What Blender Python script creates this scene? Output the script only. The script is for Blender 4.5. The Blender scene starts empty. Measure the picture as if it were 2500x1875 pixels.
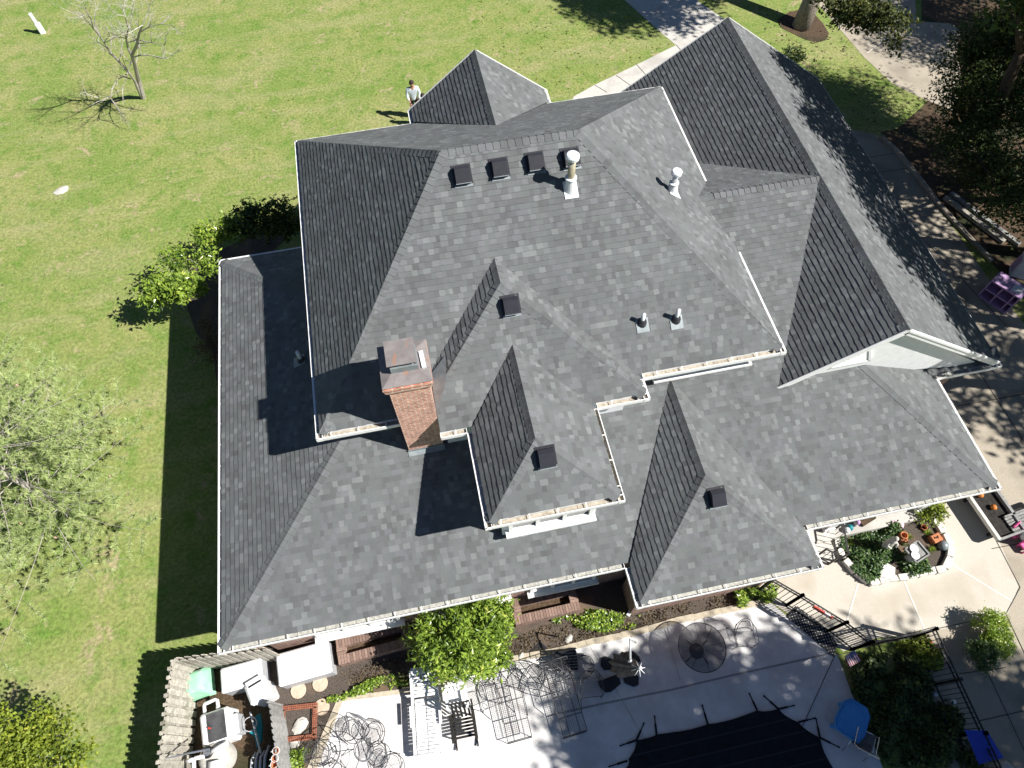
import bpy, math, random
from mathutils import Vector, Matrix
random.seed(11)
D = bpy.data; SC = bpy.context.scene; COL = SC.collection
R = math.radians
# ------------------------------------------------------------------ camera, sky, sun, exposure
CAMH = 20.0; FPX = 1690.0; PW, PH = 2500.0, 1875.0
PIT, ROL, YAW = R(60.8335), R(-1.3736), R(10.3578)
_fh = Vector((math.sin(YAW), math.cos(YAW), 0)); _rt = Vector((math.cos(YAW), -math.sin(YAW), 0)); _up = Vector((0, 0, 1))
FWD = math.cos(PIT) * _fh - math.sin(PIT) * _up; _cu = math.sin(PIT) * _fh + math.cos(PIT) * _up
RGT = math.cos(ROL) * _rt + math.sin(ROL) * _cu; UPV = -math.sin(ROL) * _rt + math.cos(ROL) * _cu
cd = D.cameras.new("camera"); cam = D.objects.new("camera", cd); COL.objects.link(cam)
cd.sensor_width = 36; cd.lens = FPX / PW * 36; cd.clip_start = 0.1; cd.clip_end = 2000
m = Matrix((RGT, UPV, -FWD)).transposed().to_4x4(); m.translation = (0, 0, CAMH); cam.matrix_world = m
SC.camera = cam
SAZ, SEL = R(-25.35), R(45.6)
SUN = Vector((math.cos(SAZ) * math.cos(SEL), math.sin(SAZ) * math.cos(SEL), math.sin(SEL)))
ld = D.lights.new("sun", "SUN"); ld.energy = 5.0; ld.angle = R(0.55); ld.color = (1.0, 0.965, 0.91)
sun = D.objects.new("sun", ld); COL.objects.link(sun); sun.rotation_euler = SUN.to_track_quat('Z', 'Y').to_euler()
W = D.worlds.new("World"); SC.world = W; W.use_nodes = True
nt = W.node_tree; sky = nt.nodes.new("ShaderNodeTexSky"); sky.sky_type = 'NISHITA'; sky.sun_disc = False
sky.sun_elevation = SEL; sky.sun_rotation = R(90) - SAZ; sky.air_density = .6; sky.dust_density = 0.0; sky.ozone_density = 2.0
nt.links.new(sky.outputs[0], nt.nodes["Background"].inputs[0]); nt.nodes["Background"].inputs[1].default_value = 0.05
SC.view_settings.view_transform = 'Standard'; SC.view_settings.look = 'None'
SC.view_settings.exposure = 0.82; SC.view_settings.gamma = 1
SC.render.engine = 'CYCLES'
try:
    SC.cycles.use_denoising = True; SC.cycles.max_bounces = 6; SC.cycles.transparent_max_bounces = 8
except Exception: pass
# ------------------------------------------------------------------ photo-to-place helpers (a pixel and one known plane give a real point)
ORG = Vector((0, 0, CAMH))
def ray(px, py): return (px - PW / 2) / FPX * RGT - (py - PH / 2) / FPX * UPV + FWD
def G(px, py, z=0.0):
    d = ray(px, py); return ORG + d * ((z - CAMH) / d.z)
def onp(px, py, pl):                       # pl = (z0,a,b,X0,Y0): z = z0 + a(X-X0) + b(Y-Y0)
    z0, a, b, X0, Y0 = pl; n = Vector((-a, -b, 1)); c = z0 - a * X0 - b * Y0; d = ray(px, py)
    return ORG + d * ((c - n.dot(ORG)) / n.dot(d))
def atY(px, py, Y): d = ray(px, py); return ORG + d * (Y / d.y)
def proj(p):
    v = Vector(p) - ORG; w = v.dot(FWD); return (PW / 2 + FPX * v.dot(RGT) / w, PH / 2 - FPX * v.dot(UPV) / w)
def zover(b, px, py):                      # height at which the plumb line over b passes closest to the pixel
    best = min((math.hypot(*(proj((b[0], b[1], b[2] + i * .02))[k] - (px, py)[k] for k in (0, 1))), b[2] + i * .02) for i in range(0, 500))
    return best[1]
def zat(pl, x, y): return pl[0] + pl[1] * (x - pl[3]) + pl[2] * (y - pl[4])
# ------------------------------------------------------------------ mesh builder
class MB:
    def __init__(s): s.v = []; s.f = []; s.t = []; s.cur = 0.5
    def add(s, vs, fs, t=None):
        o = len(s.v); s.v += [tuple(v) for v in vs]; s.f += [tuple(i + o for i in f) for f in fs]
        s.t += [s.cur if t is None else t] * len(fs)
    def box(s, c, d, rz=0.0, t=None, M=None):
        hx, hy, hz = d[0] / 2, d[1] / 2, d[2] / 2
        vs = [Vector((x * hx, y * hy, z * hz)) for z in (-1, 1) for y in (-1, 1) for x in (-1, 1)]
        if M is None: M = Matrix.Rotation(rz, 3, 'Z')
        s.add([M @ v + Vector(c) for v in vs], [(0, 2, 3, 1), (4, 5, 7, 6), (0, 1, 5, 4), (2, 6, 7, 3), (1, 3, 7, 5), (0, 4, 6, 2)], t)
    def rbox(s, c, d, rz=0.0, r=.02, t=None):       # box with chamfered upright and top edges
        hx, hy, hz = d[0] / 2, d[1] / 2, d[2] / 2; M = Matrix.Rotation(rz, 3, 'Z'); vs = []
        for z, ins in ((-hz, 0), (hz - r, 0), (hz, r)):
            for x, y in ((hx - r, hy), (hx, hy - r), (hx, -hy + r), (hx - r, -hy), (-hx + r, -hy), (-hx, -hy + r), (-hx, hy - r), (-hx + r, hy)):
                vs.append(M @ Vector((x - math.copysign(ins, x), y - math.copysign(ins, y), z)) + Vector(c))
        fs = [tuple(range(7, -1, -1)), tuple(range(16, 24))]
        for k in (0, 8): fs += [(k + i, k + 8 + i, k + 8 + (i + 1) % 8, k + (i + 1) % 8) for i in range(8)]
        s.add(vs, [tuple(reversed(f)) for f in fs], t)
    def bar(s, a, b, w, h=None, up=(0, 0, 1), t=None):
        a, b = Vector(a), Vector(b); h = w if h is None else h; e = (b - a)
        L = e.length
        if L < 1e-6: return
        e.normalize(); u = Vector(up)
        if abs(e.dot(u)) > .99: u = Vector((1, 0, 0))
        sd = e.cross(u).normalized(); uu = sd.cross(e)
        vs = [p + sd * (x * w / 2) + uu * (y * h / 2) for p in (a, b) for y in (-1, 1) for x in (-1, 1)]
        s.add(vs, [(0, 1, 3, 2), (4, 6, 7, 5), (0, 4, 5, 1), (2, 3, 7, 6), (1, 5, 7, 3), (0, 2, 6, 4)], t)
    def tube(s, pts, r, n=6, close=False, t=None):
        pts = [Vector(p) for p in pts]; rs = r if isinstance(r, (list, tuple)) else [r] * len(pts); N = len(pts); vs = []; prev = None
        for i, p in enumerate(pts):
            if close: e = pts[(i + 1) % N] - pts[i - 1]
            else: e = pts[min(i + 1, N - 1)] - pts[max(i - 1, 0)]
            if e.length < 1e-9: e = Vector((0, 0, 1))
            e.normalize()
            if prev is None:
                u = Vector((0, 0, 1)) if abs(e.z) < .9 else Vector((1, 0, 0)); prev = (u - e * u.dot(e)).normalized()
            else:
                q = prev - e * prev.dot(e); prev = q.normalized() if q.length > 1e-6 else prev
            b = e.cross(prev)
            vs += [p + (prev * math.cos(2 * math.pi * k / n) + b * math.sin(2 * math.pi * k / n)) * rs[i] for k in range(n)]
        fs = []
        for i in range(N if close else N - 1):
            j = (i + 1) % N; fs += [(i * n + k, i * n + (k + 1) % n, j * n + (k + 1) % n, j * n + k) for k in range(n)]
        if not close: fs += [tuple(range(n - 1, -1, -1)), tuple((N - 1) * n + k for k in range(n))]
        s.add(vs, fs, t)
    def prism(s, poly, z0, z1, t=None):             # poly: list of (x,y), counter-clockwise or not
        A = sum(poly[i][0] * poly[(i + 1) % len(poly)][1] - poly[(i + 1) % len(poly)][0] * poly[i][1] for i in range(len(poly)))
        if A < 0: poly = list(reversed(poly))
        n = len(poly); vs = [(p[0], p[1], z0) for p in poly] + [(p[0], p[1], z1) for p in poly]
        s.add(vs, [tuple(range(n - 1, -1, -1)), tuple(range(n, 2 * n))] + [(i, (i + 1) % n, n + (i + 1) % n, n + i) for i in range(n)], t)
    def lathe(s, c, prof, n=20, t=None, M=None):      # prof: (r,z)
        c = Vector(c); M = M or Matrix.Identity(3); vs = []
        for r, z in prof: vs += [c + M @ Vector((r * math.cos(2 * math.pi * k / n), r * math.sin(2 * math.pi * k / n), z)) for k in range(n)]
        fs = []
        for i in range(len(prof) - 1): fs += [(i * n + k, i * n + (k + 1) % n, (i + 1) * n + (k + 1) % n, (i + 1) * n + k) for k in range(n)]
        fs += [tuple(range(n - 1, -1, -1)), tuple((len(prof) - 1) * n + k for k in range(n))]
        s.add(vs, fs, t)
    def poly(s, pts, t=None): s.add(pts, [tuple(range(len(pts)))], t)
    def build(s, name, mat, parent=None, smooth=False, world=True):
        me = D.meshes.new(name); me.from_pydata(s.v, [], s.f)
        at = me.attributes.new('tint', 'FLOAT', 'FACE'); at.data.foreach_set('value', s.t)
        if smooth: me.polygons.foreach_set('use_smooth', [True] * len(me.polygons))
        me.materials.append(mat); me.update()
        o = D.objects.new(name, me); COL.objects.link(o)
        if parent is not None:
            o.parent = parent
            if world: o.matrix_parent_inverse = Matrix.Translation(-WL.get(parent.name, Vector((0, 0, 0))))
        return o
WL = {}                                   # world position of every Empty
def tag(o, label=None, cat=None, group=None, kind=None):
    if label: o["label"] = label
    if cat: o["category"] = cat
    if group: o["group"] = group
    if kind: o["kind"] = kind
    return o
def empty(name, loc, rz=0.0, label=None, cat=None, group=None):
    o = D.objects.new(name, None); COL.objects.link(o); o.location = loc; WL[o.name] = Vector(loc); o.rotation_euler = (0, 0, rz); o.empty_display_size = .2
    return tag(o, label, cat, group)
def copy_tree(o, parent=None):
    c = o.copy(); COL.objects.link(c)
    if parent is not None: c.parent = parent
    for ch in list(o.children): copy_tree(ch, c)
    return c
def place(proto, used, name_loc, rz, label, group=None, scale=None):
    o = proto if not used else copy_tree(proto)
    o.location = name_loc; o.rotation_euler = (0, 0, rz)
    if scale: o.scale = (scale, scale, scale)
    o["label"] = label
    if group: o["group"] = group
    return o
# ------------------------------------------------------------------ materials
def newmat(name):
    M = D.materials.new(name); M.use_nodes = True; return M, M.node_tree.nodes, M.node_tree.links, M.node_tree.nodes["Principled BSDF"]
def col4(c): return (c[0], c[1], c[2], 1)
def mnoise(name, c1, c2, scale=5, detail=6, rough=.85, bump=0, bscale=None, c3=None, s3=1.0, t3=(.5, .65), spec=.3, metal=0, tint=0, lo=.35, hi=.65):
    """two colours mixed by noise, a third by a larger noise, optional bump and per-face tint"""
    M, N, L, P = newmat(name); tc = N.new("ShaderNodeTexCoord")
    n = N.new("ShaderNodeTexNoise"); n.inputs["Scale"].default_value = scale; n.inputs["Detail"].default_value = detail; n.inputs["Roughness"].default_value = .6
    L.new(tc.outputs["Object"], n.inputs["Vector"])
    r = N.new("ShaderNodeMapRange"); r.inputs[1].default_value = lo; r.inputs[2].default_value = hi; L.new(n.outputs[0], r.inputs[0])
    mx = N.new("ShaderNodeMix"); mx.data_type = 'RGBA'; mx.inputs[6].default_value = col4(c1); mx.inputs[7].default_value = col4(c2); L.new(r.outputs[0], mx.inputs[0])
    out = mx.outputs[2]
    if c3 is not None:
        n3 = N.new("ShaderNodeTexNoise"); n3.inputs["Scale"].default_value = s3; n3.inputs["Detail"].default_value = 5; L.new(tc.outputs["Object"], n3.inputs["Vector"])
        r3 = N.new("ShaderNodeMapRange"); r3.inputs[1].default_value = t3[0]; r3.inputs[2].default_value = t3[1]; L.new(n3.outputs[0], r3.inputs[0])
        m3 = N.new("ShaderNodeMix"); m3.data_type = 'RGBA'; L.new(r3.outputs[0], m3.inputs[0]); L.new(out, m3.inputs[6]); m3.inputs[7].default_value = col4(c3); out = m3.outputs[2]
    if tint:
        a = N.new("ShaderNodeAttribute"); a.attribute_name = 'tint'
        rr = N.new("ShaderNodeMapRange"); rr.inputs[1].default_value = 0; rr.inputs[2].default_value = 1; rr.inputs[3].default_value = 1 - tint; rr.inputs[4].default_value = 1 + tint; L.new(a.outputs["Fac"], rr.inputs[0])
        vm = N.new("ShaderNodeVectorMath"); vm.operation = 'SCALE'; L.new(out, vm.inputs[0]); L.new(rr.outputs[0], vm.inputs["Scale"]); out = vm.outputs[0]
    L.new(out, P.inputs["Base Color"]); P.inputs["Roughness"].default_value = rough; P.inputs["Specular IOR Level"].default_value = spec; P.inputs["Metallic"].default_value = metal
    if bump:
        nb = N.new("ShaderNodeTexNoise"); nb.inputs["Scale"].default_value = bscale or scale * 3; nb.inputs["Detail"].default_value = 5; L.new(tc.outputs["Object"], nb.inputs["Vector"])
        b = N.new("ShaderNodeBump"); b.inputs["Strength"].default_value = bump; b.inputs["Distance"].default_value = .02; L.new(nb.outputs[0], b.inputs["Height"]); L.new(b.outputs[0], P.inputs["Normal"])
    return M
def mleaf(name, c1, c2, c3=None, trans=.35, rough=.5, spec=.35):
    """leaf: colour ramp over the per-face tint, some light through"""
    M, N, L, P = newmat(name); a = N.new("ShaderNodeAttribute"); a.attribute_name = 'tint'
    cr = N.new("ShaderNodeValToRGB"); cr.color_ramp.elements[0].color = col4(c1); cr.color_ramp.elements[1].color = col4(c2)
    if c3: e = cr.color_ramp.elements.new(.93); e.color = col4(c2); cr.color_ramp.elements[2].color = col4(c3)
    L.new(a.outputs["Fac"], cr.inputs[0]); L.new(cr.outputs[0], P.inputs["Base Color"]); P.inputs["Roughness"].default_value = rough; P.inputs["Specular IOR Level"].default_value = spec
    T = N.new("ShaderNodeBsdfTranslucent"); L.new(cr.outputs[0], T.inputs[0]); mx = N.new("ShaderNodeMixShader"); mx.inputs[0].default_value = trans
    L.new(P.outputs[0], mx.inputs[1]); L.new(T.outputs[0], mx.inputs[2]); L.new(mx.outputs[0], N["Material Output"].inputs[0]); return M
def mplain(name, c, rough=.5, spec=.4, metal=0, alpha=None):
    """plain painted or moulded surface with a faint mottling so it is never perfectly even"""
    return mnoise(name, [x * .9 for x in c], [min(1, x * 1.06) for x in c], scale=9, detail=4, rough=rough, spec=spec, metal=metal)
def mshingle(name, dark=.088, light=.152):
    M, N, L, P = newmat(name); a = N.new("ShaderNodeAttribute"); a.attribute_name = 'tint'
    cr = N.new("ShaderNodeValToRGB"); E = cr.color_ramp.elements
    E[0].position = 0; E[0].color = (dark * .95, dark * .98, dark * 1.0, 1); E[1].position = 1; E[1].color = (light * 1.0, light * 1.07, light * 1.07, 1)
    for p, c in ((.25, (.093, .095, .098)), (.45, (.105, .112, .114)), (.6, (.108, .118, .117)), (.72, (.118, .121, .129)), (.86, (.132, .141, .142))):
        e = E.new(p); e.color = col4(c)
    L.new(a.outputs["Fac"], cr.inputs[0])
    tc = N.new("ShaderNodeTexCoord"); n = N.new("ShaderNodeTexNoise"); n.inputs["Scale"].default_value = 260; n.inputs["Detail"].default_value = 2; L.new(tc.outputs["Object"], n.inputs["Vector"])
    n2 = N.new("ShaderNodeTexNoise"); n2.inputs["Scale"].default_value = 1.6; n2.inputs["Detail"].default_value = 4; L.new(tc.outputs["Object"], n2.inputs["Vector"])
    ad = N.new("ShaderNodeMath"); ad.operation = 'ADD'; L.new(n.outputs[0], ad.inputs[0]); L.new(n2.outputs[0], ad.inputs[1])
    r = N.new("ShaderNodeMapRange"); r.inputs[1].default_value = .6; r.inputs[2].default_value = 1.4; r.inputs[3].default_value = .86; r.inputs[4].default_value = 1.36; L.new(ad.outputs[0], r.inputs[0])
    vm = N.new("ShaderNodeVectorMath"); vm.operation = 'SCALE'; L.new(cr.outputs[0], vm.inputs[0]); L.new(r.outputs[0], vm.inputs["Scale"]); L.new(vm.outputs[0], P.inputs["Base Color"])
    P.inputs["Roughness"].default_value = .9; P.inputs["Specular IOR Level"].default_value = .25
    b = N.new("ShaderNodeBump"); b.inputs["Strength"].default_value = .25; b.inputs["Distance"].default_value = .004; L.new(n.outputs[0], b.inputs["Height"]); L.new(b.outputs[0], P.inputs["Normal"]); return M
def mbrick(name, c1=(.30, .13, .08), c2=(.20, .08, .05), mortar=(.42, .36, .30), w=.21, h=.07, flat=False, sc=1.0):
    M, N, L, P = newmat(name); tc = N.new("ShaderNodeTexCoord"); sx = N.new("ShaderNodeSeparateXYZ"); L.new(tc.outputs["Object"], sx.inputs[0])
    cb = N.new("ShaderNodeCombineXYZ")
    if flat: L.new(sx.outputs[0], cb.inputs[0]); L.new(sx.outputs[1], cb.inputs[1])
    else:
        ad = N.new("ShaderNodeMath"); ad.operation = 'ADD'; L.new(sx.outputs[0], ad.inputs[0]); L.new(sx.outputs[1], ad.inputs[1]); L.new(ad.outputs[0], cb.inputs[0]); L.new(sx.outputs[2], cb.inputs[1])
    bt = N.new("ShaderNodeTexBrick"); bt.inputs["Scale"].default_value = 1; bt.inputs["Brick Width"].default_value = w * sc; bt.inputs["Row Height"].default_value = h * sc; bt.inputs["Mortar Size"].default_value = .010 * sc
    bt.inputs["Color1"].default_value = col4(c1); bt.inputs["Color2"].default_value = col4(c2); bt.inputs["Mortar"].default_value = col4(mortar); bt.inputs["Bias"].default_value = -.1
    L.new(cb.outputs[0], bt.inputs["Vector"])
    n = N.new("ShaderNodeTexNoise"); n.inputs["Scale"].default_value = 7; n.inputs["Detail"].default_value = 6; L.new(tc.outputs["Object"], n.inputs["Vector"])
    r = N.new("ShaderNodeMapRange"); r.inputs[1].default_value = .3; r.inputs[2].default_value = .7; r.inputs[3].default_value = .72; r.inputs[4].default_value = 1.3; L.new(n.outputs[0], r.inputs[0])
    vm = N.new("ShaderNodeVectorMath"); vm.operation = 'SCALE'; L.new(bt.outputs["Color"], vm.inputs[0]); L.new(r.outputs[0], vm.inputs["Scale"]); L.new(vm.outputs[0], P.inputs["Base Color"])
    b = N.new("ShaderNodeBump"); b.inputs["Strength"].default_value = .6; b.inputs["Distance"].default_value = .008; b.invert = True; L.new(bt.outputs["Fac"], b.inputs["Height"]); L.new(b.outputs[0], P.inputs["Normal"])
    P.inputs["Roughness"].default_value = .88; P.inputs["Specular IOR Level"].default_value = .2; return M
def mgrass():
    M, N, L, P = newmat("lawn grass"); tc = N.new("ShaderNodeTexCoord")
    def noise(s, d=5, r=.6, vec=None, dist=0):
        n = N.new("ShaderNodeTexNoise"); n.inputs["Scale"].default_value = s; n.inputs["Detail"].default_value = d; n.inputs["Roughness"].default_value = r; n.inputs["Distortion"].default_value = dist
        L.new(vec or tc.outputs["Object"], n.inputs["Vector"]); return n.outputs[0]
    def rng(x, a, b, c=0, d=1):
        r = N.new("ShaderNodeMapRange"); r.inputs[1].default_value = a; r.inputs[2].default_value = b; r.inputs[3].default_value = c; r.inputs[4].default_value = d; L.new(x, r.inputs[0]); return r.outputs[0]
    def mix(f, a, b):
        m = N.new("ShaderNodeMix"); m.data_type = 'RGBA'; L.new(f, m.inputs[0])
        for k, c in ((6, a), (7, b)):
            if isinstance(c, tuple): m.inputs[k].default_value = col4(c)
            else: L.new(c, m.inputs[k])
        return m.outputs[2]
    c = mix(rng(noise(.35, 6), .38, .62), (.25, .265, .095), (.178, .235, .062))     # broad light/dark green
    c = mix(rng(noise(1.6, 7, .7), .47, .66), c, (.12, .205, .038))
    mp = N.new("ShaderNodeMapping"); mp.inputs["Scale"].default_value = (.35, 1.3, 1); mp.inputs["Rotation"].default_value = (0, 0, R(-12)); L.new(tc.outputs["Object"], mp.inputs[0])
    c = mix(rng(noise(.55, 6, .7, mp.outputs[0]), .5, .7, 0, .8), c, (.30, .285, .14))      # dry mowing streaks
    c = mix(rng(noise(.8, 8, .75, dist=.4), .57, .67, 0, .9), c, (.38, .30, .19))       # bare, straw-coloured spots
    g = N.new("ShaderNodeTexNoise"); g.inputs["Scale"].default_value = 9; g.inputs["Detail"].default_value = 8; g.inputs["Roughness"].default_value = .8; L.new(tc.outputs["Object"], g.inputs["Vector"])
    vm = N.new("ShaderNodeVectorMath"); vm.operation = 'SCALE'; L.new(c, vm.inputs[0]); L.new(rng(g.outputs[0], .38, .62, .64, 1.34), vm.inputs["Scale"]); L.new(vm.outputs[0], P.inputs["Base Color"])
    b = N.new("ShaderNodeBump"); b.inputs["Strength"].default_value = .7; b.inputs["Distance"].default_value = .04; L.new(g.outputs[0], b.inputs["Height"]); L.new(b.outputs[0], P.inputs["Normal"])
    P.inputs["Roughness"].default_value = .95; P.inputs["Specular IOR Level"].default_value = .1; return M
MT = {}
MT['grass'] = mgrass()
MT['shingle'] = mshingle("asphalt shingle")
MT['cap'] = mshingle("ridge shingle", .085, .14)
MT['white'] = mnoise("white painted trim", (.74, .74, .73), (.82, .82, .81), 6, rough=.45)
MT['siding'] = mnoise("white siding", (.62, .64, .66), (.7, .71, .73), 4, rough=.6)
MT['brick'] = mbrick("red brick", (.24, .125, .09), (.17, .085, .065), (.38, .33, .29))
MT['chbrick'] = mbrick("chimney brick", (.55, .25, .18), (.42, .18, .13), (.62, .54, .46), w=.2, h=.062)
MT['debris'] = mnoise("gutter leaf debris", (.46, .42, .35), (.28, .24, .18), 14, rough=.95)
MT['debris2'] = mnoise("gutter grey debris", (.46, .45, .41), (.28, .28, .25), 14, rough=.95)
MT['lead'] = mnoise("metal flashing", (.19, .22, .235), (.27, .30, .31), 6, rough=.45, metal=.2)
MT['rust'] = mnoise("rusty chimney cap", (.17, .15, .15), (.23, .21, .2), 5, rough=.6, c3=(.34, .15, .07), s3=3.2, t3=(.62, .72))
MT['black'] = mplain("black vent metal", (.03, .03, .036), .3, .5)
MT['blackiron'] = mplain("black iron", (.012, .012, .013), .4, .5)
MT['pvc'] = mplain("white pvc", (.72, .74, .76), .35)
MT['galv'] = mnoise("galvanised pipe", (.55, .57, .58), (.7, .71, .72), 9, rough=.35, metal=.5)
MT['brass'] = mnoise("weathered pipe", (.42, .36, .24), (.5, .46, .36), 9, rough=.45, metal=.4)
MT['glass'] = mplain("dark window glass", (.03, .04, .05), .08, .8)
# ================================================================== HOUSE
ZL, ZU = 3.336, 5.79
house = empty("brick_house", (3, 8, 0), 0, "brick house under a grey shingle roof with white gutters and a brick chimney", "house")
EXPO = .135
def clip(poly, ax, val, keep_gt):
    out = []; n = len(poly)
    for i in range(n):
        a, b = poly[i], poly[(i + 1) % n]; ia = (a[ax] >= val) == keep_gt or a[ax] == val; ib = (b[ax] >= val) == keep_gt or b[ax] == val
        if ia: out.append(a)
        if ia != ib:
            t = (val - a[ax]) / (b[ax] - a[ax]); p = [a[0] + (b[0] - a[0]) * t, a[1] + (b[1] - a[1]) * t]; p[ax] = val; out.append(tuple(p))
    return out
def shingles(name, xy, pl, parent=None, irregular=1.0, thick=.14):
    """one roof slope: a deck slab and every shingle course on it, tab by tab, butts raised"""
    parent = parent or house
    z0, a, b, X0, Y0 = pl; g = math.hypot(a, b); up = Vector((a / g, b / g, g)).normalized(); uh = Vector((b / g, -a / g, 0)); nrm = uh.cross(up)
    if nrm.z < 0: nrm = -nrm
    o = Vector((xy[0][0], xy[0][1], zat(pl, *xy[0])))
    P = [Vector((x, y, zat(pl, x, y))) - o for x, y in xy]; uv = [(p.dot(uh), p.dot(up)) for p in P]
    mb = MB(); n = len(uv); rnd = random.Random(sum(map(ord, name)) % 1000 + len(xy) + int(X0 * 10))
    T = [o + uh * u + up * v for u, v in uv]; A = sum(uv[i][0] * uv[(i + 1) % n][1] - uv[(i + 1) % n][0] * uv[i][1] for i in range(n))
    Bt = [p - nrm * thick for p in T]
    mb.add(T + Bt, [tuple(range(n)), tuple(range(2 * n - 1, n - 1, -1))] + [(i, n + i, n + (i + 1) % n, (i + 1) % n) for i in range(n)], .3)
    vmin = min(v for u, v in uv); vmax = max(v for u, v in uv); k = 0; v0 = vmin
    while v0 < vmax - .01:
        v1 = min(v0 + EXPO, vmax); strip = clip(clip(uv, 1, v0, True), 1, v1, False)
        if len(strip) >= 3:
            umin = min(p[0] for p in strip); umax = max(p[0] for p in strip); u0 = umin - rnd.random() * .2; thickc = .5
            while u0 < umax:
                w = rnd.choice((.09, .12, .13, .15, .17)); u1 = u0 + w
                lam = rnd.random(); c = clip(clip(strip, 0, u0, True), 0, u1, False)
                if len(c) >= 3:
                    hi = (.0165 if lam > .6 else .0135) + rnd.uniform(-.0006, .001) * irregular; lo = .0025
                    jag = rnd.uniform(-.006, .006) * irregular
                    top = [o + uh * u + up * (v + (jag if abs(v - v0) < 1e-6 else 0)) + nrm * (hi + (lo - hi) * (v - v0) / EXPO) for u, v in c]
                    bot = [o + uh * u + up * (v + (jag if abs(v - v0) < 1e-6 else 0)) for u, v in c]
                    m_ = len(c); t = min(1, max(0, rnd.gauss(.46 if lam < .5 else .53, .18)))
                    if lam > .89: t = rnd.uniform(.78, 1)
                    mb.add(top + bot, [tuple(range(m_))] + [(i, m_ + i, m_ + (i + 1) % m_, (i + 1) % m_) for i in range(m_)], t)
                u0 = u1
        v0 = v1
    ob = mb.build(name, MT['shingle'], parent); return ob
def caps(p0, p1, n1, n2, parent=None, w=.165, ex=.17, name="ridge_cap", mb=None, lift=.0125, start=0.0):
    """overlapping cap shingles from the low end p0 to the high end p1 between slopes with normals n1, n2"""
    p0, p1 = Vector(p0), Vector(p1); e = (p1 - p0); L = e.length; e.normalize(); own = mb is None; mb = mb or MB()
    n1, n2 = Vector(n1).normalized(), Vector(n2).normalized(); nm = (n1 + n2).normalized()
    s1 = e.cross(n1); s1 = s1 if s1.z < 0 or s1.dot(n2 - n1) < 0 else -s1
    if s1.dot(n1 - n2) < 0: s1 = -s1
    s2 = e.cross(n2)
    if s2.dot(n2 - n1) < 0: s2 = -s2
    k = start
    while k < L - .02:
        a = k; b = min(k + ex * 1.35, L); j = random.uniform(-.008, .008)
        def prof(d, h): c = p0 + e * d + nm * h; return [c + s1 * (w + j) + n1 * -.003, c + s1 * w * .45 + nm * -.002, c + nm * .004, c + s2 * w * .45 + nm * -.002, c + s2 * (w + j) + n2 * -.003]
        A_ = prof(a, lift * 2.3); B_ = prof(b, lift * .9); C_ = prof(a, lift * .9); t = random.uniform(.2, .8)
        mb.add(A_ + B_ + C_, [(i, i + 1, i + 6, i + 5) for i in range(4)] + [(i, 10 + i, 11 + i, i + 1) for i in range(4)], t)
        k += ex
    if own: return mb.build(name, MT['cap'], parent or house)
def gutter(p0, p1, out, parent=None, debris=None, skip=()):
    """open box gutter with hangers between two eave points; out = horizontal direction away from the roof"""
    p0, p1, out = Vector(p0), Vector(p1), Vector(out).normalized(); mb = MB(); W_, H_ = .145, .115; LW_ = .02 if debris else .046
    e = (p1 - p0).normalized(); q0, q1 = p0 - e * 0, p1 + e * 0
    mb.bar(q0 - out * .006 + Vector((0, 0, -H_ / 2)), q1 - out * .006 + Vector((0, 0, -H_ / 2)), .012, H_)
    mb.bar(q0 - out * LW_ * .45 + Vector((0, 0, -.002)), q1 - out * LW_ * .45 + Vector((0, 0, -.002)), LW_, .016)
    mb.bar(q0 - out * W_ + Vector((0, 0, -H_ / 2 + .01)), q1 - out * W_ + Vector((0, 0, -H_ / 2 + .01)), .012, H_ + .02)
    mb.bar(q0 - out * (W_ / 2) + Vector((0, 0, -H_)), q1 - out * (W_ / 2) + Vector((0, 0, -H_)), W_, .012)
    L = (q1 - q0).length; k = .35
    while k < L - .1:
        c = q0 + e * k; mb.bar(c + Vector((0, 0, .004)), c - out * (W_ + .05) + Vector((0, 0, .03)), .02, .006); k += .62
    for c in (q0, q1): mb.bar(c + Vector((0, 0, -H_ / 2)), c - out * W_ + Vector((0, 0, -H_ / 2)), .012, H_)
    g = mb.build("gutter", MT['white'], parent or house)
    if debris:
        d = MB(); k = 0
        while k < L - .02:
            l = min(random.uniform(.08, .3), L - k); h = random.uniform(.035, .055)
            d.bar(q0 + e * k - out * (W_ / 2) + Vector((0, 0, -H_ + h)), q0 + e * (k + l) - out * (W_ / 2) + Vector((0, 0, -H_ + h)), W_ - .03, .02); k += l
        d.build("gutter_debris", MT[debris], g)
    return g
def nrm(pl): return Vector((-pl[1], -pl[2], 1)).normalized()
def P3(x, y, pl): return Vector((x, y, zat(pl, x, y)))
# ---- planes --------------------------------------------------------------
XW, XE, YF, YB = -6.29, 13.15, 3.63, 15.3
LF = (ZL, 0, .36, 0, YF); LW = (ZL, .42, 0, XW, 0); LE = (ZL, -.482, 0, XE, 0); LBK = (ZL, 0, -.42, 0, YB)
UX0, UX1, UY0, UY1 = -3.19, 8.06, 7.3, 17.14
UF = (ZU, 0, .6535, 0, UY0); UB = (ZU, 0, -.6535, 0, UY1); UW = (ZU, .8196, 0, UX0, 0); UE = (ZU, -.778, 0, UX1, 0)
URY = (UY0 + UY1) / 2; URZ = zat(UF, 0, URY); rl = UX0 + (URZ - ZU) / .8196; rr_ = UX1 - (URZ - ZU) / .778
IN = .115
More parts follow.
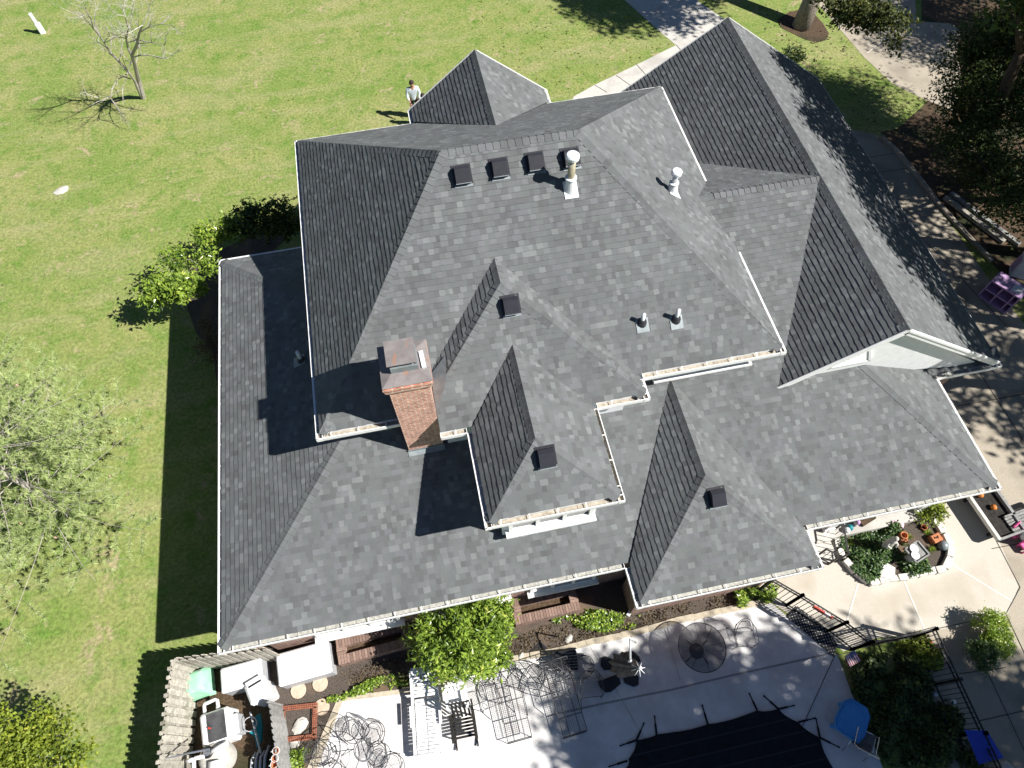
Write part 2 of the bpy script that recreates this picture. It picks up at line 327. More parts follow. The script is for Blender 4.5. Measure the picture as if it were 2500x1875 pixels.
# lower roof
def hipx(pl, z, s): return z
shingles("lower_front_roof", [(XW + IN, YF + IN), (XE - IN, YF + IN), (XE - (8.2 - YF) * .36 / .482, 8.2), (10.9, 8.2), (10.9, 12.03), (7.2, 12.03), (7.2, 8.6), (XW + (8.6 - YF) * .36 / .42, 8.6)], LF)
hy = YF + (XW + 4.0 - XW) * .42 / .36
shingles("lower_side_roof", [(XW + IN, YF + IN), (XW + 4.2, YF + 4.2 * .42 / .36), (XW + 4.2, YB - 4.2), (XW + IN, YB - IN)], LW)
shingles("lower_back_roof", [(XW + IN, YB - IN), (XW + 4.2, YB - 4.2), (-1.5, YB - 4.2), (-1.5, YB - IN)], LBK)
shingles("porch_side_roof", [(XE - IN, YF + IN), (XE - IN, 7.4), (XE - (7.45 - YF) * .36 / .482, 7.45)], LE)
PT = (ZL, 0, .36, 0, 6.89)
shingles("garage_front_eave_roof", [(12.4, 6.89 + IN), (15.09, 6.89 + IN), (15.09, 7.46), (12.4, 7.46)], PT)
# upper roof
shingles("upper_front_roof", [(UX0 + IN, UY0 + IN), (UX1 - IN, UY0 + IN), (rr_, URY), (rl, URY)], UF)
shingles("upper_back_roof", [(UX0 + IN, UY1 - IN), (rl, URY), (rr_, URY), (UX1 - IN, UY1 - IN)], UB)
shingles("upper_left_roof", [(UX0 + IN, UY0 + IN), (rl, URY), (UX0 + IN, UY1 - IN)], UW, irregular=1.6)
shingles("upper_right_roof", [(UX1 - IN, UY0 + IN), (UX1 - IN, UY1 - IN), (rr_, URY)], UE)
# front bay one (behind) and bay two (in front)
def bay(nm, x0, x1, yf, z, sf, peak_px, yback, irregular=1.0):
    pf = (z, 0, sf, 0, yf); pk = onp(*peak_px, pf); sl = (pk.z - z) / (pk.x - x0); sr = (pk.z - z) / (x1 - pk.x)
    pL = (z, sl, 0, x0, 0); pR = (z, -sr, 0, x1, 0)
    return pf, pL, pR, pk
B1x1 = G(1588, 973, ZU).x; B1y = G(1588, 973, ZU).y; B2a = G(1185, 1292, ZU); B2b = G(1527, 1222, ZU)
Bf, BL, BR, Bp = bay("b1", 0, B1x1, B1y, ZU, .7, (1222, 692), 0)
B1x0 = 2 * Bp.x - B1x1 - .1; BL = (ZU, (Bp.z - ZU) / (Bp.x - B1x0), 0, B1x0, 0)
B1b = UY0 + (Bp.z - ZU) / .6535
B1x0 = -1.25; BL = (ZU, (Bp.z - ZU) / (Bp.x - B1x0), 0, B1x0, 0); BC = -.41; tc = (BC - B1x0 - IN) / (Bp.x - B1x0 - IN); BCy = B1y + IN + (Bp.y - B1y - IN) * tc
shingles("bay_front_roof", [(BC, B1y + IN), (B1x1 - IN, B1y + IN), (Bp.x, Bp.y), (BC, BCy)], Bf)
shingles("bay_left_roof", [(BC, BCy), (Bp.x, Bp.y), (Bp.x, B1b), (BC, 8.25)], BL)
shingles("bay_right_roof", [(B1x1 - IN, B1y + IN), (B1x1 - IN, UY0 + .05), (Bp.x, B1b), (Bp.x, Bp.y)], BR)
B2x0, B2x1, B2y = B2a.x, B2b.x, (B2a.y + B2b.y) / 2
Cf, CL, CR, Cp = bay("b2", B2x0, B2x1, B2y, ZU, .75, (1307, 1071), 0)
B2back = B1y + (Cp.z - ZU) / .7
shingles("dormer_front_roof", [(B2x0 + IN, B2y + IN), (B2x1 - IN, B2y + IN), (Cp.x, Cp.y)], Cf)
shingles("dormer_left_roof", [(B2x0 + IN, B2y + IN), (Cp.x, Cp.y), (Cp.x, B2back), (B2x0 + IN, B1y + .04)], CL, irregular=1.6)
shingles("dormer_right_roof", [(B2x1 - IN, B2y + IN), (B2x1 - IN, B1y + .04), (Cp.x, B2back), (Cp.x, Cp.y)], CR)
# lower front wing (right)
Da, Db = G(1555, 1488, ZL), G(2012, 1385, ZL); Dx0, Dx1, Dy = Da.x, Db.x, (Da.y + Db.y) / 2
Df, DL, DR, Dp = bay("d", Dx0, Dx1, Dy, ZL, .62, (1722, 1160), 0)
Dback = YF + (Dp.z - ZL) / .36
shingles("wing_front_roof", [(Dx0 + IN, Dy + IN), (Dx1 - IN, Dy + IN), (Dp.x, Dp.y)], Df)
shingles("wing_left_roof", [(Dx0 + IN, Dy + IN), (Dp.x, Dp.y), (Dp.x, Dback), (Dx0 + IN, YF + .05)], DL, irregular=1.6)
shingles("wing_right_roof", [(Dx1 - IN, Dy + IN), (Dx1 - IN, YF + .05), (Dp.x, Dback), (Dp.x, Dp.y)], DR)
# back bay (gabled)
Ea, Eb = G(995, 270, ZU), G(1335, 220, ZU); Ey = (Ea.y + Eb.y) / 2 - .05; Ex = (Ea.x + Eb.x) / 2; Ez = atY(1158, 123, Ey).z
se = (Ez - ZU) / (Ex - Ea.x); EL = (ZU, se, 0, Ea.x, 0); ER = (ZU, -se, 0, Eb.x, 0); Efr = UY1 - (Ez - ZU) / .6535
shingles("back_bay_left_roof", [(Ea.x + IN, Ey), (Ea.x + IN, UY1 - .05), (Ex, Efr), (Ex, Ey)], EL, irregular=1.6)
shingles("back_bay_right_roof", [(Eb.x - IN, Ey), (Ex, Ey), (Ex, Efr), (Eb.x - IN, UY1 - .05)], ER)
# garage wing
GX, GZ, GS, GE = 10.76, 6.37, .6957, 15.09; GYF, GYB = 7.0, 19.13
GL = (GZ, GS, 0, GX, 0); GR = (GZ, -GS, 0, GX, 0)
shingles("garage_right_roof", [(GE - IN, GYF), (GE - IN, GYB), (GX, GYB), (GX, GYF)], GR)
shingles("garage_left_roof", [(8.05, GYF), (GX, GYF), (GX, GYB), (6.5, GYB), (6.5, 17.6), (8.4, 14.9), (10.3, 12.05), (9.2, 10.2)], GL, irregular=1.8)
KN = (zat(LF, 0, 12.03), 0, -.57, 0, 12.03)
shingles("link_back_roof", [(7.2, 12.03), (10.75, 12.03), (8.2, 15.6), (7.2, 15.6)], KN)
# ---- ridge and hip caps ----------------------------------------------------
n = nrm
caps((UX0 + IN, UY0 + IN, ZU + .06), (rl, URY, URZ), n(UF), n(UW)); caps((UX1 - IN, UY0 + IN, ZU + .06), (rr_, URY, URZ), n(UF), n(UE), w=.17)
caps((UX0 + IN, UY1 - IN, ZU + .06), (rl, URY, URZ), n(UB), n(UW), w=.18); caps((UX1 - IN, UY1 - IN, ZU + .06), (rr_, URY, URZ), n(UB), n(UE), w=.18)
caps((rl, URY, URZ), (rr_, URY, URZ), n(UF), n(UB), w=.16)
caps((BC + .03, BCy + .03, zat(Bf, 0, BCy)), Bp, n(Bf), n(BL)); caps((B1x1 - IN, B1y + IN, ZU + .06), Bp, n(Bf), n(BR), w=.17)
caps(Bp, (Bp.x, B1b, Bp.z), n(BL), n(BR), w=.16)
caps((B2x0 + IN, B2y + IN, ZU + .06), Cp, n(Cf), n(CL)); caps((B2x1 - IN, B2y + IN, ZU + .06), Cp, n(Cf), n(CR), w=.17)
caps(Cp, (Cp.x, B2back, Cp.z), n(CL), n(CR))
caps((Dx0 + IN, Dy + IN, ZL + .05), Dp, n(Df), n(DL)); caps((Dx1 - IN, Dy + IN, ZL + .05), Dp, n(Df), n(DR), w=.17)
caps(Dp, (Dp.x, Dback, Dp.z), n(DL), n(DR))
caps((XW + IN, YF + IN, ZL + .04), P3(XW + 3.9, YF + 3.9 * .42 / .36, LW), n(LF), n(LW)); caps((XE - IN, YF + IN, ZL + .04), P3(XE - (7.42 - YF) * .36 / .482, 7.42, LF), n(LF), n(LE), w=.17)
caps((XW + IN, YB - IN, ZL + .04), P3(XW + 3.2, YB - 3.2, LW), n(LW), n(LBK), w=.17)
caps((Ex, Ey, Ez), (Ex, Efr, Ez), n(EL), n(ER), w=.18)
caps((GX, GYF, GZ), (GX, 12.2, GZ), n(GL), n(GR), w=.17, ex=.2); caps((GX, GYB, GZ), (GX, 12.2, GZ), n(GL), n(GR), w=.17, ex=.2)
KZ = zat(LF, 0, 12.03); caps((7.75, 12.03, KZ), (10.75, 12.03, KZ), n(LF), n(KN), w=.15)
# ---- gutters and rakes -----------------------------------------------------
gutter((XW, YF, ZL), (G(1526, 1388, ZL).x, YF, ZL), (0, -1, 0), debris='debris2')
gutter((XW, YF, ZL), (XW, YB, ZL), (-1, 0, 0)); gutter((XW, YB, ZL), (-3.3, YB, ZL), (0, 1, 0))
gutter((Dx0, Dy, ZL), (Dx0, YF, ZL), (-1, 0, 0)); gutter((Dx0, Dy, ZL), (Dx1, Dy, ZL), (0, -1, 0), debris='debris2'); gutter((Dx1, Dy, ZL), (Dx1, YF, ZL), (1, 0, 0))
gutter((Dx1, YF, ZL), (XE, YF, ZL), (0, -1, 0), debris='debris2'); gutter((XE, YF, ZL), (XE, 6.89, ZL), (1, 0, 0)); gutter((XE, 6.89, ZL), (GE, 6.89, ZL), (0, -1, 0), debris='debris2')
gutter((GE, 6.89, ZL), (GE, GYB, ZL), (1, 0, 0))
gutter((UX0, UY0, ZU), (-1.27, UY0, ZU), (0, -1, 0), debris='debris'); gutter((UX0, UY0, ZU), (UX0, UY1, ZU), (-1, 0, 0)); gutter((UX0, UY1, ZU), (Ea.x, UY1, ZU), (0, 1, 0)); gutter((Eb.x, UY1, ZU), (UX1, UY1, ZU), (0, 1, 0))
gutter((UX1, 12.85, ZU), (UX1, UY1, ZU), (1, 0, 0)); gutter((UX1, UY0, ZU), (UX1, 11.55, ZU), (1, 0, 0)); gutter((B1x1, UY0, ZU), (UX1, UY0, ZU), (0, -1, 0), debris='debris')
gutter((B1x1, B1y, ZU), (B1x1, UY0, ZU), (1, 0, 0)); gutter((B2x1, B1y, ZU), (B1x1, B1y, ZU), (0, -1, 0), debris='debris'); gutter((-.42, B1y, ZU), (B2x0, B1y, ZU), (0, -1, 0), debris='debris')
gutter((B2x0, B2y, ZU), (B2x0, B1y, ZU), (-1, 0, 0)); gutter((B2x0, B2y, ZU), (B2x1, B2y, ZU), (0, -1, 0), debris='debris'); gutter((B2x1, B2y, ZU), (B2x1, B1y, ZU), (1, 0, 0), debris='debris')
gutter((Ea.x, Ey, ZU), (Ea.x, UY1, ZU), (-1, 0, 0)); gutter((Eb.x, Ey, ZU), (Eb.x, UY1, ZU), (1, 0, 0))
def rake(p0, p1, out, parent=None):
    mb = MB(); o = Vector(out); mb.bar(Vector(p0) + o * .012 + Vector((0, 0, -.09)), Vector(p1) + o * .012 + Vector((0, 0, -.09)), .025, .2); mb.bar(Vector(p0) + o * .028 + Vector((0, 0, -.03)), Vector(p1) + o * .028 + Vector((0, 0, -.03)), .03, .06)
    return mb.build("fascia_board", MT['white'], parent or house)
rake(P3(8.05, GYF, GL), (GX, GYF, GZ), (0, -1, 0)); rake((GX, GYF, GZ), P3(14.95, GYF, GR), (0, -1, 0))
rake(P3(6.5, GYB, GL), (GX, GYB, GZ), (0, 1, 0)); rake((GX, GYB, GZ), P3(15.0, GYB, GR), (0, 1, 0))
rake(P3(Ea.x + .05, Ey, EL), (Ex, Ey, Ez), (0, 1, 0)); rake((Ex, Ey, Ez), P3(Eb.x - .05, Ey, ER), (0, 1, 0))
# white return at the back bay corner
# ---- walls ------------------------------------------------------------------
def walls(name, x0, x1, y0, y1, z0, z1, mat, sides="fblr", th=.2):
    mb = MB(); zc, h = (z0 + z1) / 2, z1 - z0
    if 'f' in sides: mb.box(((x0 + x1) / 2, y0 + th / 2, zc), (x1 - x0, th, h))
    if 'b' in sides: mb.box(((x0 + x1) / 2, y1 - th / 2, zc), (x1 - x0, th, h))
    if 'l' in sides: mb.box((x0 + th / 2, (y0 + y1) / 2, zc), (th, y1 - y0 - 2 * th - .006, h))
    if 'r' in sides: mb.box((x1 - th / 2, (y0 + y1) / 2, zc), (th, y1 - y0 - 2 * th - .006, h))
    return mb.build(name, mat, house)
walls("ground_floor_wall", -5.85, 7.9, 4.1, 14.85, -.05, 3.25, MT['brick'])
walls("wing_wall", Dx0 + .42, Dx1 - .42, Dy + .42, 4.08, -.05, 3.25, MT['brick'], "flr")
walls("upper_wall", -2.75, 7.62, UY0 + .45, UY1 - .45, 3.26, 5.72, MT['siding'])
walls("bay_wall", -.3, B1x1 - .4, B1y + .4, UY0 + .44, 3.26, 5.72, MT['siding'], "flr")
walls("dormer_wall", B2x0 + .4, B2x1 - .4, B2y + .4, B1y + .38, 3.5, 5.72, MT['siding'], "flr")
walls("back_bay_wall", Ea.x + .4, Eb.x - .4, UY1 - .44, Ey - .3, -.05, 5.72, MT['brick'], "blr")
walls("garage_wall", 6.9, 14.68, 7.45, 18.8, -.05, 3.22, MT['brick'], "fblr")
walls("porch_back_wall", 7.92, 12.75, 7.0, 7.43, .1, 3.3, MT['siding'], "f")
zc = 3.23
for y in (7.13, 18.6):
    gw = MB(); pts = [(8.6 if y < 10 else 7.2, zc if y > 10 else 4.55), (GX, GZ - .2), (14.6, zc)]; vs = [(x, y, z) for x, z in pts] + [(x, y + .15, z) for x, z in pts]
    
    gw.add(vs, [(0, 2, 1), (3, 4, 5), (0, 1, 4, 3), (1, 2, 5, 4), (2, 0, 3, 5)])
    gw.build("gable_wall", MT['white'], house)
# gable trim boards and attic louvre on the front gable
tb = MB(); q = lambda x, z: (x, 7.115, z)
tb.bar(q(8.6, 4.63), q(10.72, 6.1), .03, .1, up=(0, 1, 0)); tb.bar(q(10.72, 6.1), q(14.2, 3.7), .03, .1, up=(0, 1, 0))
tb.build("gable_trim", MT['white'], house)
lv = MB()
for k in range(8): lv.box((9.95 + .0, 7.11, 4.95 + k * .07), (.9 - k * .06, .05, .03))
lv.bar((9.4, 7.10, 4.9), (10.5, 7.10, 4.9), .05, .06); lv.bar((9.4, 7.10, 4.9), (9.85, 7.10, 5.55), .05, .06); lv.bar((10.5, 7.10, 4.9), (10.2, 7.10, 5.55), .05, .06)
lv.build("gable_louvre", MT['white'], house)
# windows
def window(x0, x1, y, z0, z1, panes=3, sill=True, face=-1):
    f = MB(); w = .09
    f.box(((x0 + x1) / 2, y, z1 - w / 2), (x1 - x0, .1, w)); f.box(((x0 + x1) / 2, y, z0 + w / 2), (x1 - x0, .1, w))
    for k in range(panes + 1):
        x = x0 + w / 2 + (x1 - x0 - w) * k / panes; f.box((x, y, (z0 + z1) / 2), (w, .098, z1 - z0 - 2 * w - .002))
    fr = f.build("window", MT['white'], house)
    g = MB(); g.box(((x0 + x1) / 2, y + .02, (z0 + z1) / 2), (x1 - x0 - 2 * w, .02, z1 - z0 - 2 * w)); g.build("pane", MT['glass'], fr)
    if sill: s_ = MB(); s_.box(((x0 + x1) / 2, y - .06, z0 - .05), (x1 - x0 + .16, .22, .08)); s_.build("sill", MT['white'], fr)
    return fr
window(5.05, 7.45, UY0 + .42, 5.0, 5.62, 3)
window(B2x0 + .55, B2x1 - .5, B2y + .37, 4.15, 5.55, 3)
for x0, x1 in ((-4.6, -2.4), (-1.5, .5), (1.1, 2.9)): window(x0, x1, 4.08, .95, 2.6, 3)
# ---- roof furniture ---------------------------------------------------------
def boxvent(px, py, pl):
    c = onp(px, py, pl); g = math.hypot(pl[1], pl[2]); th = math.atan(g); az = math.atan2(pl[2], pl[1]) - math.pi / 2
    M = (Matrix.Rotation(az, 3, 'Z') @ Matrix.Rotation(th, 3, 'X')); mb = MB(); nn = nrm(pl)
    mb.box(c + nn * .018, (.44, .47, .012), M=M)
    hx = .165; prof = [(-.19, .05), (-.19, .15), (.1, .2), (.18, .12), (.18, .03)]
    vs = [c + M @ Vector((sx * hx, y, z)) for sx in (-1, 1) for y, z in prof]
    mb.add(vs, [(4, 3, 2, 1, 0), (5, 6, 7, 8, 9), (0, 1, 6, 5), (1, 2, 7, 6), (2, 3, 8, 7), (3, 4, 9, 8), (4, 0, 5, 9)])
    mb.box(c + M @ Vector((0, -.2, .09)), (.35, .03, .14), M=M)
    v_ = mb.build("roof_vent", MT['black'], house); lb = MB(); lb.box(c + M @ Vector((0, -.218, .16)), (.35, .012, .016), M=M); lb.box(c + M @ Vector((0, -.24, .022)), (.42, .06, .008), M=M); lb.build("highlight_lip", MT['lead'], v_); return v_  # paler lip strips put the highlight on the hood edge into the colour
for px, py in ((1128, 428), (1219, 411), (1306, 396), (1393, 386)): boxvent(px, py, UF)
boxvent(1246, 745, Bf); boxvent(1332, 1114, Cf); boxvent(1749, 1212, Df)
def flue(base_px, top_px, pl, r=.075, cap=.13):
    b = onp(*base_px, pl); zt = zover(b, *top_px); o = MB(); z = b.z
    o.lathe((b.x, b.y, z - .1), [(r, 0), (r, zt - z + .05)], 16); f = o.build("flue_pipe", MT['brass'] if r > .07 and cap > .13 else MT['galv'], house, True)
    c = MB(); c.lathe((b.x, b.y, zt - .04), [(r + .01, 0), (cap, .01), (cap + .005, .09), (cap - .02, .12), (.02, .14)], 20); c.build("flue_cap", MT['pvc'], f, False)
    k = MB(); k.lathe((b.x, b.y, z - .12), [(.17, 0), (.15, .14), (r + .03, .4), (r + .05, .41), (r + .05, .44), (r, .46)], 20)
    th = math.atan(math.hypot(pl[1], pl[2])); az = math.atan2(pl[2], pl[1]) - math.pi / 2; M = Matrix.Rotation(az, 3, 'Z') @ Matrix.Rotation(th, 3, 'X')
    k.box(Vector((b.x, b.y, z)) + nrm(pl) * .022 - M @ Vector((0, .05, 0)), (.32, .4, .01), M=M); k.build("flashing", MT['pvc'], f)
flue((1392, 458), (1393, 384), UF, .085, .15); flue((1640, 468), (1645, 420), UE, .07, .13)
def stack(base_px, top_px, pl):
    b = onp(*base_px, pl); zt = zover(b, *top_px); o = MB(); o.lathe((b.x, b.y, b.z - .1), [(.048, 0), (.048, zt - b.z + .1)], 14); f = o.build("vent_pipe", MT['pvc'], house, True)
    k = MB(); k.lathe((b.x, b.y, b.z - .05), [(.12, 0), (.11, .1), (.09, .12), (.085, .16), (.055, .19)], 18); k.build("boot", MT['black'], f)
    th = math.atan(math.hypot(pl[1], pl[2])); az = math.atan2(pl[2], pl[1]) - math.pi / 2; M = Matrix.Rotation(az, 3, 'Z') @ Matrix.Rotation(th, 3, 'X'); k = MB()
    k.box(b + nrm(pl) * .02 - M @ Vector((0, .06, 0)), (.3, .34, .008), M=M); k.build("flashing", MT['lead'], f)
stack((1567, 788), (1572, 768), UF); stack((1650, 780), (1657, 757), UF); stack((736, 880), (729, 858), LW)
# chimney
ch = empty("chimney", (-.84, 7.6, 4.5)); ch.parent = house; ch.matrix_parent_inverse = Matrix.Translation(-Vector(house.location))
def chb(mb, name, mat, sm=False): return mb.build(name, mat, ch, sm)
CX0, CX1, CY0, CY1, CT = -1.26, -.42, 7.14, 7.98, 7.93
mb = MB(); mb.box(((CX0 + CX1) / 2, (CY0 + CY1) / 2, (3.6 + 7.55) / 2), (CX1 - CX0, CY1 - CY0, 7.55 - 3.6)); chb(mb, "brick_stack", MT['chbrick'])
mb = MB()
for i, (z0, z1, e) in enumerate(((7.55, 7.61, .03), (7.61, 7.67, .055), (7.67, 7.78, .075), (7.78, 7.84, .095), (7.84, 7.9, .075))): mb.box(((CX0 + CX1) / 2, (CY0 + CY1) / 2, (z0 + z1) / 2), (CX1 - CX0 + 2 * e, CY1 - CY0 + 2 * e, z1 - z0))
chb(mb, "corbel", MT['chbrick'])
mb = MB(); cx_, cy_ = (CX0 + CX1) / 2, (CY0 + CY1) / 2; hw, hd = (CX1 - CX0) / 2 + .092, (CY1 - CY0) / 2 + .092
vs = [(cx_ - hw, cy_ - hd, 7.9), (cx_ + hw, cy_ - hd, 7.9), (cx_ + hw, cy_ + hd, 7.9), (cx_ - hw, cy_ + hd, 7.9), (cx_ - .26, cy_ - .2, 7.98), (cx_ + .26, cy_ - .2, 7.98), (cx_ + .26, cy_ + .26, 7.98), (cx_ - .26, cy_ + .26, 7.98)]
mb.add(vs, [(0, 1, 5, 4), (1, 2, 6, 5), (2, 3, 7, 6), (3, 0, 4, 7), (4, 5, 6, 7)]); chb(mb, "chimney_crown", MT['rust'])
mb = MB(); mb.box((cx_, cy_ + .02, 8.06), (.56, .5, .16)); chb(mb, "flue_collar", MT['lead'])
mb = MB(); mb.box((cx_ - .03, cy_ + .06, 8.27), (.6, .6, .02))
for sx in (-1, 1):
    for sy in (-1, 1): mb.box((cx_ + sx * .25, cy_ + .02 + sy * .2, 8.2), (.03, .03, .13))
chb(mb, "chimney_lid", MT['rust'])
mb = MB(); mb.box((cx_ + .38, cy_ - .02, 7.97), (.09, .4, .06), rz=.05); chb(mb, "loose_brick", MT['siding'])
mb = MB(); mb.box(((CX0 + CX1) / 2, CY0 - .02, zat(LF, 0, 7.12) + .05), (CX1 - CX0 + .04, .012, .1)); mb.bar(P3(CX0 - .03, CY0 - .07, LF) + Vector((0, 0, .03)), P3(CX1 + .02, CY0 - .07, LF) + Vector((0, 0, .03)), .13, .012, up=nrm(LF)); chb(mb, "base_flashing", MT['lead'])
# metal saddle between the chimney and the bay roof
a = onp(1083, 866, UF); b_ = onp(1070, 975, UF); c_ = onp(1050, 870, UF)
def onroof(px, py): p, q = onp(px, py, UF), onp(px, py, BL); return (p if p.z > q.z else q) + Vector((0, 0, .035))
mb = MB(); v = [onroof(*p) for p in ((1088, 868), (1052, 915), (1062, 985), (1074, 986), (1090, 935), (1066, 925))]; mb.add(v, [(0, 1, 5), (1, 2, 5), (5, 2, 3, 4), (0, 5, 4)]); mb.build("valley_flashing", MT['lead'], house)
# downspouts and porch
mb = MB(); g0 = Vector((2.15, B1y - .04, ZU - .1)); w0 = onp(1535, 1085, LF); mb.bar(g0, (2.15, B1y + .34, ZU - .45), .07, .05); mb.bar((2.15, B1y + .34, ZU - .45), (2.15, B1y + .34, 4.5), .07, .05)
mb.build("downspout", MT['white'], house)
mb = MB(); db = G(1541, 1489, .1); mb.bar((db.x, db.y, 2.9), (db.x, db.y, .12), .085, .065); mb.bar((Dx0 + .07, db.y, ZL - .14), (db.x, db.y, 2.9), .08, .06); mb.bar((db.x, db.y, .14), (db.x - .12, db.y - .12, .05), .1, .07); mb.build("downspout", MT['white'], house)
# ================================================================== GROUND
def sheet(name, px, z, mat, kind="structure", label=None, thick=0, z_at=None):
    pts = [G(x, y, z if z_at is None else z_at) for x, y in px]; mb = MB()
    if thick: mb.prism([(p.x, p.y) for p in pts], z - thick, z)
    else:
        pl = [(p.x, p.y) for p in pts]; A = sum(pl[i][0] * pl[(i + 1) % len(pl)][1] - pl[(i + 1) % len(pl)][0] * pl[i][1] for i in range(len(pl)))
        if A < 0: pl.reverse()
        mb.poly([(x, y, z) for x, y in pl])
    o = mb.build(name, mat); o["kind"] = kind
    if label: o["label"] = label
    return o
mb = MB(); mb.poly([(-400, -400, 0), (400, -400, 0), (400, 400, 0), (-400, 400, 0)]); tag(mb.build("lawn", MT['grass']), kind="structure", label="sunny green lawn with dry patches")
MT['patio'] = mnoise("white stamped patio", (.62, .60, .58), (.72, .71, .70), 2.2, detail=8, rough=.7, bump=.35, bscale=22, c3=(.50, .47, .46), s3=.9, t3=(.45, .72))
MT['concrete'] = mnoise("beige exposed aggregate", (.46, .425, .36), (.53, .49, .425), 30, detail=6, rough=.9, bump=.3, bscale=90, c3=(.42, .37, .30), s3=.8, t3=(.5, .72))
MT['drive'] = mnoise("weathered driveway", (.33, .29, .23), (.42, .37, .295), 26, detail=6, rough=.92, bump=.3, bscale=80, c3=(.25, .22, .175), s3=.8, t3=(.48, .7))
MT['path'] = mnoise("pale walkway", (.46, .44, .40), (.54, .52, .48), 9, detail=7, rough=.9, bump=.2, bscale=60, c3=(.40, .38, .35), s3=.8)
MT['mulch'] = mnoise("dark bark mulch", (.05, .042, .036), (.13, .105, .085), 34, detail=7, rough=1, bump=1.0, bscale=50, c3=(.16, .11, .075), s3=1.3, t3=(.52, .68))
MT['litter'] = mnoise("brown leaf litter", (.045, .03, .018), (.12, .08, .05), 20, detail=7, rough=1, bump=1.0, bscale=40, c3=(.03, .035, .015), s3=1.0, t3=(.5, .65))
MT['stone'] = mnoise("pale edging stone", (.55, .53, .48), (.68, .66, .60), 7, detail=6, rough=.85, bump=.4, bscale=20)
MT['edge'] = mnoise("tan edging brick", (.38, .33, .25), (.5, .44, .34), 8, detail=6, rough=.9, bump=.4, bscale=25)
MT['joint'] = mplain("dark joint", (.06, .055, .05), .95, .1)
MT['jointw'] = mplain("pale joint", (.7, .68, .62), .8, .1)
# far ground: driveway right of the house
sheet("driveway", [(1960, 1330), (1900, 1000), (2000, 300), (2140, 330), (2190, 372), (2330, 560), (2420, 690), (2500, 790), (2900, 1150), (2900, 1700), (2600, 2300), (2380, 2300), (2250, 1560), (1880, 1470)], .004, MT['drive'])
sheet("courtyard", [(1890, 1475), (1700, 1300), (2040, 1200), (2330, 1150), (2430, 1300), (2487, 1432), (2460, 1500), (2340, 1530), (2135, 1560), (2060, 1590)], .008, MT['concrete'])
sheet("side_driveway", [(1960, -60), (1988, 0), (2060, 82), (2110, 140), (2180, 205), (2262, 245), (2330, 270), (2350, 200), (2335, 120), (2345, 78), (2325, 58), (2238, 52), (2230, -60)], .006, MT['drive'])
sheet("walkway", [(1440, -80), (1525, 0), (1570, 40), (1612, 78), (1651, 110), (1634, 118), (1600, 135), (1554, 158), (1500, 184), (1450, 208), (1400, 236), (1385, 300), (1480, 300), (1533, 218), (1580, 198), (1640, 180), (1720, 150), (1800, 120), (1770, 48), (1700, 0), (1640, -80)], .005, MT['path'])
sheet("tree_mulch_ring", [(1898, 48), (1925, 30), (1958, 22), (1990, 36), (2010, 58), (2024, 82), (2016, 98), (1995, 104), (1965, 96), (1932, 80), (1905, 66)], .012, MT['litter'])
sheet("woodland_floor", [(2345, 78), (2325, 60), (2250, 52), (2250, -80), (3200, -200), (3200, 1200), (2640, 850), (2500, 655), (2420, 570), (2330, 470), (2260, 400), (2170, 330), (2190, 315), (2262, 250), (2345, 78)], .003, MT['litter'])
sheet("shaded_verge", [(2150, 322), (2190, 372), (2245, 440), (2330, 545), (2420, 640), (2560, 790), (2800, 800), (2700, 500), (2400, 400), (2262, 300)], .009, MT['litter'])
sheet("patio", [(832, 1703), (1000, 1682), (1100, 1655), (1240, 1612), (1340, 1596), (1450, 1568), (1560, 1545), (1650, 1520), (1780, 1492), (1880, 1470), (1905, 1490), (1960, 1540), (2045, 1600), (2060, 1640), (2078, 1690), (2105, 1760), (2130, 1810), (2165, 1900), (2200, 2100), (640, 2100), (755, 1880)], .02, MT['patio'], thick=.06)
sheet("foundation_bed", [(560, 1640), (640, 1560), (1200, 1440), (1560, 1400), (1960, 1330), (1960, 1440), (1880, 1474), (1780, 1496), (1560, 1549), (1340, 1600), (1240, 1616), (1100, 1659), (1000, 1686), (832, 1706), (758, 1870), (640, 2100), (420, 2100), (440, 1620)], .004, MT['mulch'])
sheet("rear_bed", [(430, 700), (455, 745), (480, 815), (520, 860), (530, 940), (600, 960), (640, 640), (720, 560), (735, 520), (640, 560), (560, 600), (480, 640)], .004, MT['mulch'])
# ================================================================== PLANTS
MT['leaf_mag'] = mleaf("glossy magnolia leaves", (.06, .12, .02), (.36, .50, .07), (.58, .62, .14), .35, .28, .5)
MT['leaf_dark'] = mleaf("dark evergreen leaves", (.018, .04, .013), (.10, .145, .035), (.22, .25, .06), .3)
MT['leaf_hang'] = mleaf("autumn leaves", (.03, .045, .012), (.14, .16, .04), (.34, .26, .07), .3)
MT['leaf_ivy'] = mleaf("ivy leaves", (.02, .055, .018), (.12, .2, .06), (.3, .36, .16), .25, .35)
MT['leaf_yel'] = mleaf("yellow green leaves", (.08, .13, .02), (.36, .43, .05), (.50, .50, .09), .4)
MT['leaf_tree'] = mleaf("tree leaves", (.03, .06, .015), (.12, .17, .04), (.25, .24, .06), .35)
MT['leaf_brown'] = mleaf("faded shrub leaves", (.05, .035, .02), (.16, .12, .07), None, .2)
MT['needle'] = mleaf("pine needles", (.27, .36, .12), (.52, .60, .26), (.55, .5, .3), .4, .6)
MT['bark'] = mnoise("grey bark", (.17, .14, .11), (.32, .28, .24), 12, rough=.95, bump=.8, bscale=20)
MT['bark2'] = mnoise("pale bark", (.34, .30, .27), (.5, .46, .42), 12, rough=.95, bump=.5, bscale=20)
MT['bark3'] = mnoise("weathered grey bark", (.30, .27, .24), (.46, .43, .39), 12, rough=.95)
MT['barkd'] = mnoise("dark bark", (.05, .035, .025), (.12, .085, .06), 12, rough=.95, bump=.8, bscale=20)
